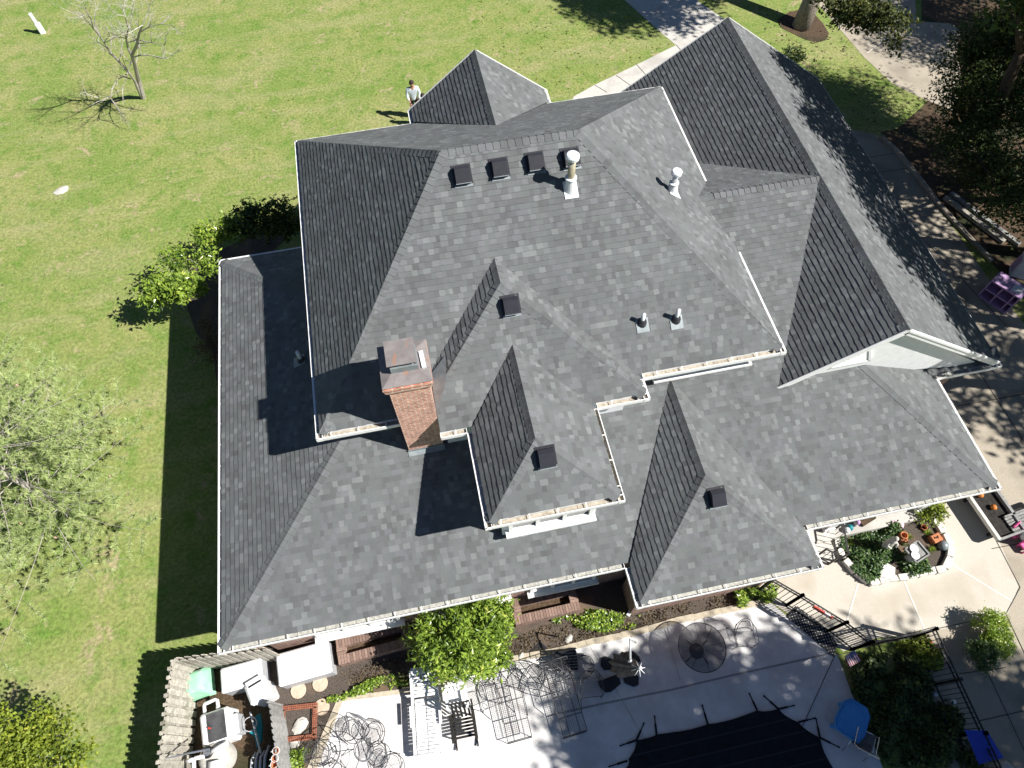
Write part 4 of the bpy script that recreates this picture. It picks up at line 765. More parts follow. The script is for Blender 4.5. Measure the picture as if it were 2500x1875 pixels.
# --- people
def person(loc, rz, h, label, shirt, hat=None, stoop=0.0, legs='trousers'):
    o = empty("person", loc, rz, label, "person"); s_ = h / 1.75
    def skin(nodes, edges, name, mat):
        me = D.meshes.new(name); me.from_pydata([tuple(Vector(n[0]) * s_) for n in nodes], edges, []); ob = D.objects.new(name, me); COL.objects.link(ob); ob.parent = o; me.materials.append(MT[mat])
        md = ob.modifiers.new("Skin", 'SKIN'); ob.modifiers.new("Sub", 'SUBSURF').levels = 2; ob.modifiers["Sub"].render_levels = 2
        for i, n in enumerate(nodes): v = me.skin_vertices[0].data[i]; v.radius = (n[1] * s_, (n[2] if len(n) > 2 else n[1]) * s_); v.use_root = (i == 0)
        return ob
    y = -stoop
    # the whole body as one continuous surface
    nodes = [((0, 0, .95), .13, .10), ((0, y * .3, 1.18), .135, .10), ((0, y * .7, 1.40), .15, .10), ((0, y, 1.50), .065), ((0, y * 1.05, 1.56), .06), ((0, y * 1.1 - .01, 1.66), .085, .10), ((0, y * 1.1, 1.73), .06),
             ((-.19, y * .7, 1.42), .06), ((-.25, y * .7 - .02, 1.16), .045), ((-.20, y * .7 - .16, .97), .036), ((-.17, y * .7 - .22, .9), .034, .02), ((.19, y * .7, 1.42), .06), ((.25, y * .7 - .02, 1.16), .045), ((.20, y * .7 - .16, .97), .036), ((.17, y * .7 - .22, .9), .034, .02),
             ((-.1, 0, .86), .10), ((-.11, -.02, .48), .065), ((-.11, .02, .09), .042), ((-.12, -.12, .04), .04, .03), ((.1, 0, .86), .10), ((.11, -.02, .48), .065), ((.11, .02, .09), .042), ((.12, -.12, .04), .04, .03)]
    ed = [(0, 1), (1, 2), (2, 3), (3, 4), (4, 5), (5, 6), (2, 7), (7, 8), (8, 9), (9, 10), (2, 11), (11, 12), (12, 13), (13, 14), (0, 15), (15, 16), (16, 17), (17, 18), (0, 19), (19, 20), (20, 21), (21, 22)]
    skin(nodes, ed, "body", 'skin')
    sh = [((0, -.0, .84), .165, .13), ((0, y * .3, 1.15), .158, .122), ((0, y * .7, 1.38), .172, .12), ((0, y * .9, 1.47), .08), ((-.2, y * .7, 1.42), .078), ((-.255, y * .7 - .02, 1.16), .06), ((-.21, y * .7 - .15, .99), .05), ((.2, y * .7, 1.42), .078), ((.255, y * .7 - .02, 1.16), .06), ((.21, y * .7 - .15, .99), .05)]
    skin(sh, [(0, 1), (1, 2), (2, 3), (2, 4), (4, 5), (5, 6), (2, 7), (7, 8), (8, 9)], "shirt", shirt)
    tr = [((0, 0, .93), .145, .115), ((-.1, 0, .84), .115), ((-.11, -.02, .48), .082), ((-.11, .02, .1), .06), ((.1, 0, .84), .115), ((.11, -.02, .48), .082), ((.11, .02, .1), .06)]
    skin(tr, [(0, 1), (1, 2), (2, 3), (0, 4), (4, 5), (5, 6)], "trousers", legs)
    mb = MB(); c = Vector((0, y * 1.1 + .015, 1.70)) * s_; M = Matrix.Rotation(-.35, 3, 'X')
    prof = [(.088, -.04), (.098, .0), (.094, .04), (.075, .075), (.04, .095), (.01, .1)]; mb.lathe(c, [(a * s_, b * s_) for a, b in prof], 14, M=M)
    mb.build("hair", MT['hair'] if not hat else MT[hat], o, True, world=False)
    for sx in (-1, 1):                                              # five separate fingers on each hand
        hb = MB(); w = Vector((sx * .17, y * .7 - .225, .895)) * s_
        for k in range(4): L = (.075, .082, .078, .06)[k]; q0 = w + Vector((sx * (.022 - k * .015), -.015, -.01)); hb.tube([q0, q0 + Vector((0, -.02, -L * .5)), q0 + Vector((-sx * .005, -.012, -L))], [.0085, .0075, .006], 6)
        q0 = w + Vector((-sx * .02, -.005, .01)); hb.tube([q0, q0 + Vector((-sx * .025, -.02, -.02)), q0 + Vector((-sx * .028, -.03, -.05))], [.0095, .0085, .007], 6); hb.build("hand", MT['skin'], o, True, world=False)
    fb = MB(); fy = y * 1.1 - .105; fb.add([Vector(v) * s_ for v in ((-.012, fy, 1.665), (.012, fy, 1.665), (.016, fy - .022, 1.635), (-.016, fy - .022, 1.635), (0, fy, 1.7))], [(0, 1, 4), (0, 3, 2, 1), (0, 4, 3), (1, 2, 4), (2, 3, 4)])
    for sx in (-1, 1): fb.lathe(Vector((sx * .088, y * 1.1, 1.66)) * s_, [(.004, -.03), (.014, -.015), (.016, .015), (.006, .03)], 8)
    fb.build("face", MT['skin'], o, True, world=False)
    eb = MB()
    for sx in (-1, 1): eb.box(Vector((sx * .032, fy + .012, 1.675)) * s_, (.022, .012, .009))
    eb.box(Vector((0, fy + .012, 1.612)) * s_, (.045, .012, .008)); eb.build("eyes", MT['hair'], o, world=False); return o
sh = G(925, 270); pz = sh + Vector((.885, -.419, 0)) * 1.72
person((pz.x, pz.y, 0), .05, 1.78, "man in a pale blue shirt and black trousers looking down on the lawn", 'shirt', stoop=.1)
h2 = G(1034, 236, 1.5); person((h2.x - .02, h2.y + .1, 0), -.2, 1.6, "dark haired person in an orange shirt half hidden behind the roof", 'oshirt', stoop=.1)
# --- wooden shadowbox fence round the pool equipment
def picket_fence(name, label, a, b, h, mat='wood', both=True, step=.17, group=None, wv=.14):
    a, b = Vector(a), Vector(b); a.z = b.z = 0; e = (b - a); L = e.length; e.normalize(); sd = Vector((-e.y, e.x, 0)); root = empty(name, a, 0, label, "fence", group); r = random.Random(int(L * 100))
    rz = math.atan2(e.y, e.x); rl_ = MB()
    for z in (.3, .95, 1.55):
        if z < h: rl_.bar(a + Vector((0, 0, z)), b + Vector((0, 0, z)), .04, .09)
    rl_.build("rail", MT[mat], root)
    k = 0; i = 0
    while k < L:
        p = MB(); side = 1 if (i % 2 == 0 or not both) else -1; c = a + e * (k + wv / 2) + sd * side * .035; hh = h + r.uniform(-.02, .02); M = Matrix.Rotation(rz, 3, 'Z')
        w = wv / 2; ears = [(-w, 0), (w, 0), (w, hh - .1), (w - .03, hh - .065), (w - .03, hh), (-w + .03, hh), (-w + .03, hh - .065), (-w, hh - .1)]
        vs = [c + M @ Vector((x, y, z)) for y in (-.01, .01) for x, z in ears]; n_ = len(ears)
        p.add(vs, [tuple(range(n_)), tuple(range(2 * n_ - 1, n_ - 1, -1))] + [(q, n_ + q, n_ + (q + 1) % n_, (q + 1) % n_) for q in range(n_)], r.random())
        o = p.build("picket", MT[mat], root); k += step * (.5 if both else 1) * 1.2; i += 1
    k = 0
    pst = MB()
    while k <= L + .01: q = a + e * min(k, L); pst.box((q.x, q.y, h / 2 - .05), (.09, .09, h - .1), rz); k += 2.2
    pst.build("fence_post", MT[mat], root); return root
FA = G(415, 1614, 1.8); FB = G(372, 1960, 1.8); FC = G(640, 1583, 1.8)
picket_fence("wooden_fence", "long side of the weathered shadowbox fence along the lawn", (FA.x, FA.y, 0), (FB.x, FB.y, 0), 1.8)
picket_fence("wooden_fence", "short weathered shadowbox fence running under the eave corner", (FA.x + .1, FA.y + .02, 0), (FC.x, FC.y, 0), 1.8)
q1, q2 = G(652, 1716, 1.25), G(682, 1930, 1.25)
picket_fence("plank_screen", "low grey plank screen between the pool equipment and the mulch bed", (q1.x, q1.y, 0), (q2.x, q2.y, 0), 1.25, 'woodgrey', False, .15 / 1.2 * 1.0, None, .148)
tp = MB()
for i, (px, py) in enumerate(((664, 1836), (661, 1855), (659, 1870))):
    t = T_("flower_pot", ["topmost terracotta pot in a white hoop on the plank screen", "middle terracotta pot in a white hoop on the plank screen", "lowest terracotta pot in a white hoop on the plank screen"][i], "pot", px, py, 0, 1.1, "pots hung on the plank screen"); mb = MB(); mb.lathe((.12, 0, -.06), [(.04, 0), (.06, .12), (.068, .12), (.068, .15), (.055, .15), (.05, .04)], 14); t.part(mb, "pot", 'terra', smooth=True)
    mb = MB(); mb.tube([(.12 + .085 * math.cos(a / 12 * 6.283), .085 * math.sin(a / 12 * 6.283), .08) for a in range(12)], .008, 5, True); mb.bar((0, 0, .08), (.04, 0, .08), .015); t.part(mb, "hoop", 'plastic')
# --- pool equipment
def wbox(name, label, a, b, depth, h, z0=0, group=None, r=.04):     # a,b: pixels of the far top edge's ends at height h
    A_, B_ = G(*a, h), G(*b, h); e = (B_ - A_); L = e.length; rz = math.atan2(e.y, e.x); e.normalize(); sd = Vector((e.y, -e.x, 0)); c = (A_ + B_) / 2 + sd * depth / 2; o = empty(name, (c.x, c.y, 0), rz, label, "cabinet", group)
    m_ = MB(); m_.rbox((0, 0, (z0 + h - .05) / 2), (L - .03, depth - .03, h - .05 - z0), r=.01); m_.build("body", MT['greyplastic'], o, world=False)
    m_ = MB(); m_.rbox((0, 0, h - .035), (L, depth, .07), r=r); m_.build("lid", MT['plastic'], o, world=False); return o, L
o1, L1 = wbox("storage_box", "white storage box below the roof corner with two small latches", (536, 1633), (636, 1605), .62, .75, group="white storage boxes by the wall")
m_ = MB()
for x in (.12, .24): m_.box((x, -.26, .752), (.05, .012, .006))
m_.build("latch", MT['black'], o1, world=False)
wbox("storage_box", "larger white storage box beside the brick planter", (672, 1598), (800, 1562), .82, .68, group="white storage boxes by the wall")
t = T_("waste_bin", "white plastic waste bin with a dark handle slot leaning beside the storage boxes", "bin", 655, 1695, .35)
mb = MB(); mb.rbox((0, 0, .38), (.48, .5, .76), r=.05); t.part(mb, "body", 'plastic'); mb = MB(); mb.rbox((0, .03, .81), (.56, .58, .09), r=.06); mb.bar((-.2, .3, .86), (.2, .3, .86), .06, .05); t.part(mb, "lid", 'plastic'); mb = MB(); mb.box((0, .2, .859), (.34, .05, .01)); t.part(mb, "slot", 'black')
t = T_("covered_machine", "mint green cloth draped over a small boxy machine in the fence corner", "cover", 492, 1672, .12)
mb = MB(); N_ = 9; gr = []
for j in range(N_):
    for i in range(N_):
        u, v = i / (N_ - 1) * 2 - 1, j / (N_ - 1) * 2 - 1; q = max(abs(u), abs(v)); z = .62 if q < .7 else .62 - (q - .7) * 1.7; gr.append((u * .36 * (1 if q < .7 else 1.08), v * .34 * (1 if q < .7 else 1.1), z + random.uniform(-.02, .02)))
mb.add(gr, [(j * N_ + i, j * N_ + i + 1, (j + 1) * N_ + i + 1, (j + 1) * N_ + i) for j in range(N_ - 1) for i in range(N_ - 1)]); t.part(mb, "cloth", 'green', smooth=True); mb = MB(); mb.rbox((0, 0, .29), (.5, .48, .58), r=.02); t.part(mb, "machine", 'greyplastic')
t = T_("pool_heater", "white pool heater with a charcoal cloth cover and a bent white pipe", "heater", 552, 1778, bearing((552, 1800), (545, 1740)))
mb = MB(); mb.rbox((0, 0, .36), (.74, .78, .72), r=.05); t.part(mb, "body", 'plastic')
mb = MB(); N_ = 8; mb.add([(-.17 + .44 * i / 7, -.33 + .66 * j / 7, .765 + .03 * math.sin(i * .9) * math.sin(j * .45) + random.uniform(0, .006)) for j in range(8) for i in range(8)], [(j * 8 + i, j * 8 + i + 1, (j + 1) * 8 + i + 1, (j + 1) * 8 + i) for j in range(7) for i in range(7)]); t.part(mb, "cover_cloth", 'blackcloth', smooth=True)
mb = MB(); mb.tube([(-.3, .38, .5), (-.3, .62, .5), (-.28, .66, .5), (.0, .68, .5), (.04, .64, .5), (.04, .5, .5)], .045, 8); mb.tube([(.04, .5, .5), (.04, .42, .5)], .06, 8); t.part(mb, "pipe", 'plastic', smooth=True)
mb = MB(); mb.rbox((.42, -.05, .25), (.14, .5, .5), r=.02); t.part(mb, "side_housing", 'greyplastic')
mb = MB(); mb.box((-.12, .0, .80), (.09, .035, .004), rz=-.5); t.part(mb, "label_tag", 'red')
t = T_("pool_filter", "round cream pool filter tank with white pipes and a blue dial at the bottom edge", "filter", 545, 1850, 0)
mb = MB(); mb.lathe((0, 0, 0), [(.36, 0), (.38, .1), (.38, .55), (.34, .7), (.22, .8), (.08, .85)], 28); t.part(mb, "tank", 'cast', smooth=True)
mb = MB(); mb.lathe((-.06, .12, .82), [(.14, 0), (.14, .05), (.1, .07), (.03, .1)], 18); t.part(mb, "valve", 'iron', smooth=True); mb = MB(); mb.lathe((-.06, .12, .9), [(.085, 0), (.085, .02), (.02, .03)], 18); mb.bar((-.14, .12, .94), (.02, .12, .94), .02); t.part(mb, "dial", 'chrome')
mb = MB(); mb.tube([(-.12, .05, .86), (-.36, .05, .86), (-.4, .02, .84), (-.4, -.3, .8), (-.4, -.5, .5)], .05, 8); mb.tube([(-.4, .03, .86), (-.58, .03, .8)], .05, 8); mb.tube([(.05, .12, .86), (.3, .2, .86), (.45, .22, .86)], .06, 8); mb.tube([(.1, -.1, .88), (.12, -.5, .84)], .13, 10); t.part(mb, "pipe", 'plastic', smooth=True)
t = T_("pipe_run", "long white pipe lying across the wooden fence top", "pipe", 402, 1852, 0, 1.55); mb = MB(); mb.tube([(0, 0, 0), (.55, .0, .0), (1.0, .0, -.1)], .022, 6); t.part(mb, "pipe", 'chrome')
t = T_("hose_coil", "pale hose loop leaning by a grey upright pipe behind the screen", "hose", 612, 1768, .3, .3); mb = MB(); mb.tube([(.17 * math.cos(a / 24 * 6.283), .17 * math.sin(a / 24 * 6.283), .04 + .02 * math.sin(a)) for a in range(24)], .013, 5, True); t.part(mb, "hose", 'greyplastic', smooth=True)
mb = MB(); mb.tube([(.08, .28, 0), (.06, -.2, .02), (.02, -.75, 0)], .025, 6); t.part(mb, "upright_pipe", 'greyplastic')
mb = MB(); P_ = [(0, .25), (.12, .3), (.16, .0), (.14, -.35), (.02, -.5), (-.02, -.25), (-.16, -.1), (-.02, .02)]; mb.prism(P_, 0, .1); single(mb, "teal_sheet", 'teal', "crumpled teal plastic sheet behind the plank screen", "sheet", G(627, 1775, .15), 0)
t = T_("loose_pipes", "heap of grey pipes in the shade behind the plank screen", "pipes", 628, 1850, 0, 0)
for k in range(4): mb = MB(); x = -.15 + k * .11; mb.tube([(x, -.35, .06), (x + .05, -.02, .1), (x + .16, .12 + .1 * (k % 2), .08)], .035, 7); t.part(mb, "pipe", 'greyplastic', smooth=True)
pts = [(440, 1640), (640, 1590), (650, 1700), (690, 1900), (420, 1900)]; sheet("equipment_pad", pts, .006, MT['litter'], label="brown earth floor of the pool equipment corner")
# --- stepping stones, rusty frame, rocks
for i, (px, py, lab) in enumerate(((729, 1686, "left round stepping stone in the mulch"), (782, 1669, "round stepping stone beside the larger storage box"), (786, 1726, "round stepping stone touching the rusty frame corner"), (722, 1652, "round stepping stone half under the storage box"))):
    mb = MB(); mb.lathe((0, 0, 0), [(.2, 0), (.205, .03), (.195, .045)], 28); single(mb, "stepping_stone", 'stepstone', lab, "stepping stone", G(px, py), 0, "round stepping stones in the mulch", False)
A_, B_, C_, D_ = G(688, 1733, .12), G(774, 1724, .12), G(768, 1797, .12), G(683, 1803, .12); rz = math.atan2((B_ - A_).y, (B_ - A_).x); c = (A_ + B_ + C_ + D_) / 4
t0 = empty("iron_grille", (c.x, c.y, 0), rz, "rusty red square iron frame with punched slots round a grey rock", "frame")
mb = MB(); w, h = .47, .42; q = .1
for x0, x1, y0, y1 in ((-w, w, h - q, h), (-w, w, -h, -h + q), (-w, -w + q, -h + q, h - q), (w - q, w, -h + q, h - q)):
    nx = max(1, round((x1 - x0) / .05)); ny = max(1, round((y1 - y0) / .05)); X = [x0 + (x1 - x0) * k / nx for k in range(nx + 1)]; Y_ = [y0 + (y1 - y0) * k / ny for k in range(ny + 1)]
    for k in range(nx + 1): mb.box((X[k], (y0 + y1) / 2, .11), (.024, y1 - y0, .012))
    for k in range(ny + 1): mb.box(((x0 + x1) / 2, Y_[k], .113), (x1 - x0, .024, .012))
for sx in (-1, 1):
    for sy in (-1, 1): mb.box((sx * (w - .03), sy * (h - .03), .05), (.03, .03, .1))
mb.build("frame_top", MT['rustframe'], t0, world=False)
for px, py, rx, ry, s_, lab in ((733, 1770, .24, .17, 3, "angular grey rock inside the rusty frame"), (720, 1812, .17, .15, 8, "rounded grey rock just below the rusty frame"), (1388, 1560, .15, .1, 9, "tan flat stone lying on the bed edge above the patio"), (1272, 1602, .12, .08, 10, "small white stone at the patio edge near the bush")):
    mb = MB(); blob(mb, (0, 0, -.02), (rx, ry, .12), 9, s_); single(mb, "rock", 'cast', lab, "rock", G(px, py), .6)
# --- brick planters against the wall
def planter(label, a, b, c, d, z=.45):      # outer corners far-left, far-right, near-right, near-left in pixels at height z
    P_ = [G(*p, z) for p in (a, b, c, d)]; ctr = sum(P_, Vector()) / 4; rz = math.atan2((P_[1] - P_[0]).y, (P_[1] - P_[0]).x); w = (P_[1] - P_[0]).length; dd = (P_[3] - P_[0]).length; o = empty("brick_planter", (ctr.x, ctr.y, 0), rz, label, "planter")
    m1 = MB(); t_ = .22
    for cx__, cy__, sx, sy in ((0, dd / 2 - t_ / 2, w, t_), (0, -dd / 2 + t_ / 2, w, t_), (-w / 2 + t_ / 2, 0, t_, dd - 2 * t_ - .004), (w / 2 - t_ / 2, 0, t_, dd - 2 * t_ - .004)): m1.box((cx__, cy__, (z - .06) / 2), (sx, sy, z - .06))
    m1.build("brick_side", MT['brick'], o, world=False); m2 = MB(); n_ = int(w / .078)
    for s__ in (-1, 1):
        for k in range(n_): m2.box((-w / 2 + (k + .5) * w / n_, s__ * (dd / 2 - t_ / 2), z - .028), (w / n_ - .009, t_ + .01, .056), t=random.random())
    n_ = max(2, int((dd - 2 * t_) / .078))
    for s__ in (-1, 1):
        for k in range(n_): m2.box((s__ * (w / 2 - t_ / 2), -dd / 2 + t_ + (k + .5) * (dd - 2 * t_) / n_, z - .028), (t_ + .01, (dd - 2 * t_) / n_ - .009, .056), t=random.random())
    m2.build("coping", MT['coping'], o, world=False); m3 = MB(); m3.box((0, 0, .12), (w - 2 * t_, dd - 2 * t_, .1)); m3.build("soil", MT['litter'], o, world=False)
MT['coping'] = mnoise("brick coping", (.19, .125, .10), (.27, .18, .145), 20, rough=.9, tint=.25)
planter("brick planter full of dark litter beside the larger storage box", (822, 1560), (998, 1512), (1000, 1580), (826, 1622))
planter("sunlit brick planter holding dry leaves right of the round bush", (1248, 1464), (1404, 1428), (1416, 1484), (1256, 1527))
# --- patio edge bricks
ebr = [(1240, 1612), (1345, 1592), (1452, 1566), (1560, 1542), (1650, 1516), (1780, 1488), (1884, 1466)]; P_ = [G(*p) for p in ebr]; k = 0; segs = []
for a, b in zip(P_, P_[1:]):
    e = b - a; L = e.length; n_ = max(1, round(L / .27))
    for i in range(n_): segs.append((a + e * ((i + .5) / n_), math.atan2(e.y, e.x), L / n_))
proto = None
for i, (c, rz, L) in enumerate(segs):
    if proto is None: mb = MB(); mb.rbox((0, 0, .03), (L - .012, .17, .07), r=.012); proto = single(mb, "edging_brick", 'edge', "tan edging brick in the curved row between the patio and the bed", "edging brick", c, rz, "tan edging bricks along the patio"); continue
    o = proto.copy(); COL.objects.link(o); o.location = c + Vector((random.uniform(-.01, .01), random.uniform(-.01, .01), 0)); o.rotation_euler = (0, 0, rz + random.uniform(-.05, .05))
sheet("patio_border", [(825, 1703), (840, 1703), (775, 1875), (700, 2100), (690, 2100), (750, 1875)], .03, MT['edge'], thick=.03)
sheet("patio_border", [(825, 1701), (1000, 1680), (1100, 1652), (1100, 1664), (1000, 1692), (838, 1712)], .032, MT['edge'], thick=.03)
# trench drain across the patio
mb = MB(); dr = [G(1338, 1748, .02), G(1480, 1716, .02), G(1640, 1684, .02), G(1790, 1648, .02), G(1900, 1624, .02), G(2032, 1594, .02)]
for a, b in zip(dr, dr[1:]):
    e = b - a; n_ = max(2, int(e.length / .035)); rz = math.atan2(e.y, e.x)
    for i in range(n_): mb.box(a + e * ((i + .5) / n_) + Vector((0, 0, .004)), (.014, .045, .004), rz)
o = mb.build("patio_drain", MT['joint']); tag(o, "thin slotted drain line crossing the whole patio", "drain")
# --- courtyard joints
def joint(name, mat, a, b, w=.02, z=.012, lab=None):
    m_ = MB(); A_, B_ = G(*a), G(*b); e = (B_ - A_).normalized(); s__ = Vector((-e.y, e.x, 0)) * w / 2; m_.poly([(p.x, p.y, z) for p in (A_ - s__, B_ - s__, B_ + s__, A_ + s__)]); o = m_.build(name, MT[mat]); o["kind"] = "structure"; return o
for i, (mt, a, b, w) in enumerate((('jointw', (2095, 1424), (2067, 1518), .035), ('jointw', (2204, 1413), (2256, 1535), .035), ('jointw', (2312, 1371), (2470, 1468), .035), ('joint', (2416, 1290), (2490, 1434), .02), ('joint', (2490, 1434), (2456, 1498), .02), ('joint', (2456, 1498), (2288, 1535), .02), ('joint', (2285, 1530), (2140, 1568), .02),
    ('joint', (2335, 992), (2560, 952), .025), ('joint', (2388, 905), (2520, 1110), .025), ('joint', (2180, 375), (2060, 395), .02), ('joint', (2235, 408), (2120, 425), .02), ('joint', (2340, 560), (2240, 585), .02), ('joint', (2455, 1630), (2340, 1645), .02), ('joint', (2456, 1500), (2560, 1720), .02), ('joint', (2410, 1640), (2520, 1875), .02), ('joint', (2500, 1735), (2390, 1760), .02), ('joint', (2260, 590), (2460, 800), .02),
    ('joint', (1452, 208), (1482, 226), .02), ('joint', (1504, 184), (1545, 213), .02), ('joint', (1554, 158), (1585, 192), .02), ('joint', (1651, 110), (1670, 132), .02), ('joint', (1440, 1578), (1660, 1950), .012), ('joint', (1620, 1530), (1660, 1660), .012), ('jointw', (2117, 130), (2160, 96), .03), ('joint', (2420, 1340), (2500, 1325), .02))):
    joint("pavement_joint", "edge" if i in (21, 22) else mt, a, b, w, .0285 if i in (21, 22) else .014)
# --- island bed: earth, stone edging, ornaments
sheet("island_bed", [(2063, 1302), (2199, 1273), (2271, 1262), (2294, 1308), (2319, 1337), (2303, 1390), (2211, 1409), (2116, 1422), (2053, 1368), (2034, 1308)], .03, MT['mulch'], thick=.03)
edge = [(2036, 1306), (2046, 1340), (2056, 1368), (2086, 1398), (2117, 1424), (2165, 1416), (2212, 1409), (2258, 1398), (2303, 1390), (2314, 1362), (2318, 1335), (2300, 1305), (2288, 1285), (2272, 1262)]
P_ = [G(*p) for p in edge]; n_ = 0; proto = None; rs = random.Random(2)
for a, b in zip(P_, P_[1:]):
    e = b - a; k = max(1, round(e.length / .36))
    for i in range(k):
        c = a + e * ((i + .5) / k); L = e.length / k; mb = MB(); w, h_ = L - .02, .2; j = lambda: rs.uniform(-.02, .02)
        vs = [(-w / 2 + j(), -.1 + j(), 0), (w / 2 + j(), -.1 + j(), 0), (w / 2 + j(), .1 + j(), 0), (-w / 2 + j(), .1 + j(), 0)]; vs += [(x * .93 + j() * .5, y * .9, .16 + j()) for x, y, z in vs]
        mb.add(vs, [(3, 2, 1, 0), (4, 5, 6, 7), (0, 1, 5, 4), (1, 2, 6, 5), (2, 3, 7, 6), (3, 0, 4, 7)]); single(mb, "edging_stone", 'stone', "rough pale stone block in the edging of the island bed", "edging stone", c, math.atan2(e.y, e.x), "pale stones edging the island bed")
mb = MB(); P5 = [(-.26, -.06), (-.1, -.17), (.17, -.14), (.28, .02), (.14, .2), (-.14, .17)]; mb.prism(P5, 0, .09); single(mb, "engraved_stone", 'stone', "large flat white stone lying in the ivy of the island bed", "stone", G(2162, 1397, .1), .1)
t = T_("garden_statue", "pale cast stone statue of a seated figure on a column in the island bed", "statue", 2148, 1340, 0)
mb = MB(); mb.lathe((0, 0, 0), [(.14, 0), (.14, .06), (.1, .1), (.085, .45), (.12, .5), (.12, .55)], 18); t.part(mb, "plinth", 'cast', smooth=True); mb = MB(); mb.lathe((.0, 0, .55), [(.1, 0), (.12, .08), (.09, .2), (.11, .3), (.05, .36), (.07, .42), (.065, .49), (.02, .54)], 14); mb.tube([(.08, -.02, .8), (.16, -.1, .68), (.1, -.16, .62)], .03, 7); mb.tube([(-.08, -.02, .8), (-.15, -.08, .7), (-.05, -.16, .64)], .03, 7); t.part(mb, "figure", 'cast', smooth=True)
t = T_("terracotta_jug", "orange terracotta jug with a dark mouth beside the statue", "jug", 2192, 1316, 0); mb = MB(); mb.lathe((0, 0, 0), [(.1, 0), (.16, .1), (.17, .22), (.12, .32), (.09, .36), (.11, .4), (.085, .4), (.07, .33), (.07, .1)], 22); mb.tube([(.03, -.1, .36), (.05, -.2, .3), (.04, -.17, .18)], .02, 6); t.part(mb, "jug_body", 'terra', smooth=True)
t = T_("birdbath", "pale stone pedestal with two white dishes in a grey square tray", "birdbath", 2212, 1368, .3)
mb = MB(); mb.lathe((0, 0, 0), [(.16, 0), (.12, .1), (.1, .4), (.14, .5)], 18); t.part(mb, "pedestal", 'cast', smooth=True)
mb = MB()
for a, b in (((-.24, -.22), (.24, -.22)), ((.24, -.22), (.24, .22)), ((.24, .22), (-.24, .22)), ((-.24, .22), (-.24, -.22))): mb.bar((a[0] + .12, a[1] + .05, .52), (b[0] + .12, b[1] + .05, .52), .04, .07)
mb.box((.12, .05, .5), (.46, .42, .02)); t.part(mb, "tray", 'woodgrey')
for cx__, cy__, r in ((.08, .16, .12), (-.03, -.0, .115)): mb = MB(); mb.lathe((cx__, cy__, .56), [(.05, 0), (r, .03), (r - .01, .035), (.04, .01)], 22); t.part(mb, "dish", 'plastic')
t = T_("rusty_planter", "rusty square metal planter with a curled handle at the right end of the island bed", "planter", 2278, 1318, .2); mb = MB(); mb.rbox((0, 0, .12), (.3, .24, .2), r=.02); t.part(mb, "box", 'terra'); mb = MB(); mb.tube([(-.08, 0, .22), (-.04, .03, .26), (0, -.03, .26), (.06, .04, .22)], .012, 6); t.part(mb, "handle", 'iron')
mb = MB(); mb.lathe((0, 0, .0), [(.05, 0), (.13, .06), (.15, .15), (.12, .24), (.04, .29)], 20); single(mb, "grey_sphere", 'lead', "dull grey ball resting on the stones by the rusty planter", "ball", G(2296, 1335), 0, smooth=True)
for px, py, r, lab, mt in ((2185, 1287, .26, "pale pink shell shaped dish at the back of the island bed", 'palepink'),):
    t = T_("shell_dish", lab, "dish", px, py, .3, .15); mb = MB()
    N_ = 12; vs = [(0, -r, 0)] + [(math.cos(a / N_ * math.pi) * r, math.sin(a / N_ * math.pi) * r * .9 - r * .3, .04 + .12 * math.sin(a / N_ * math.pi) + (.02 if a % 2 else 0)) for a in range(N_ + 1)]
    mb.add(vs, [(0, k + 1, k + 2) for k in range(N_)]); vs2 = [(x, y, z - .03) for x, y, z in vs]; mb.add(vs2, [(0, k + 2, k + 1) for k in range(N_)]); mb.box((.02, -.02, .12), (.2, .08, .1), .2); t.part(mb, "shell", mt)
for i, (px, py) in enumerate(((2245, 1275), (2252, 1290))): mb = MB(); mb.lathe((0, 0, 0), [(.07, 0), (.09, .12), (.075, .12), (.06, .03)], 16); single(mb, "small_pot", ('plastic', 'terra')[i], ("small white pot at the back corner of the island bed", "small tan pot at the back corner of the island bed")[i], "pot", G(px, py), 0)
# scattered small plants in the island
for px, py, s_, lab in ((2072, 1325, 1, "bright green tuft at the left of the island bed"), (2262, 1300, 2, "bright green tuft above the rusty planter"), (2272, 1342, 3, "pale green tuft below the rusty planter"), (2215, 1310, 4, "grassy clump beside the terracotta jug")):
    mb = MB(); r = random.Random(s_)
    for _ in range(70): a = r.uniform(0, 6.28); L = r.uniform(.08, .22); d = Vector((math.cos(a), math.sin(a), r.uniform(.3, 1.4))).normalized(); sd = Vector((-d.y, d.x, 0)) * .012; mb.add([-sd, sd, sd * .8 + d * L * .6, d * L + Vector((0, 0, -.02))], [(0, 1, 2, 3)], r.uniform(.3, 1))
    o = mb.build("garden_plant", MT['leaf_mag']); o.location = G(px, py, .03); tag(o, lab, "plant", "small plants in the island bed")
# --- porch: floor, columns, beam, steps, hand rails (parts of the house)
fa, fb = G(2058, 1308, .3), G(2262, 1256, .3); py0 = fa.y
mb = MB(); mb.box(((8.0 + 13.0) / 2, (py0 + 7.0) / 2, .15), (5.0, 7.0 - py0, .3)); mb.build("porch_floor", MT['path'], house)
for x in (G(2026, 1298, .4).x, G(2250, 1250, .4).x):
    mb = MB(); mb.box((x, py0 + .35, 1.72), (.24, .24, 2.84)); mb.box((x, py0 + .35, .4), (.32, .32, .18)); mb.box((x, py0 + .35, 3.1), (.32, .32, .14)); mb.build("porch_column", MT['white'], house)
mb = MB(); mb.box((10.5, py0 + .36, 3.22), (5.3, .2, .12)); mb.build("porch_beam", MT['white'], house)
sx0 = G(1990, 1330).x
for k in range(3): mb = MB(); mb.box((sx0 - .1, py0 - .15 - k * .28 + .25, .15 - k * .075 + 0), (1.0, .3, .26 - k * .08)); mb.build("porch_step", MT['path'], house)
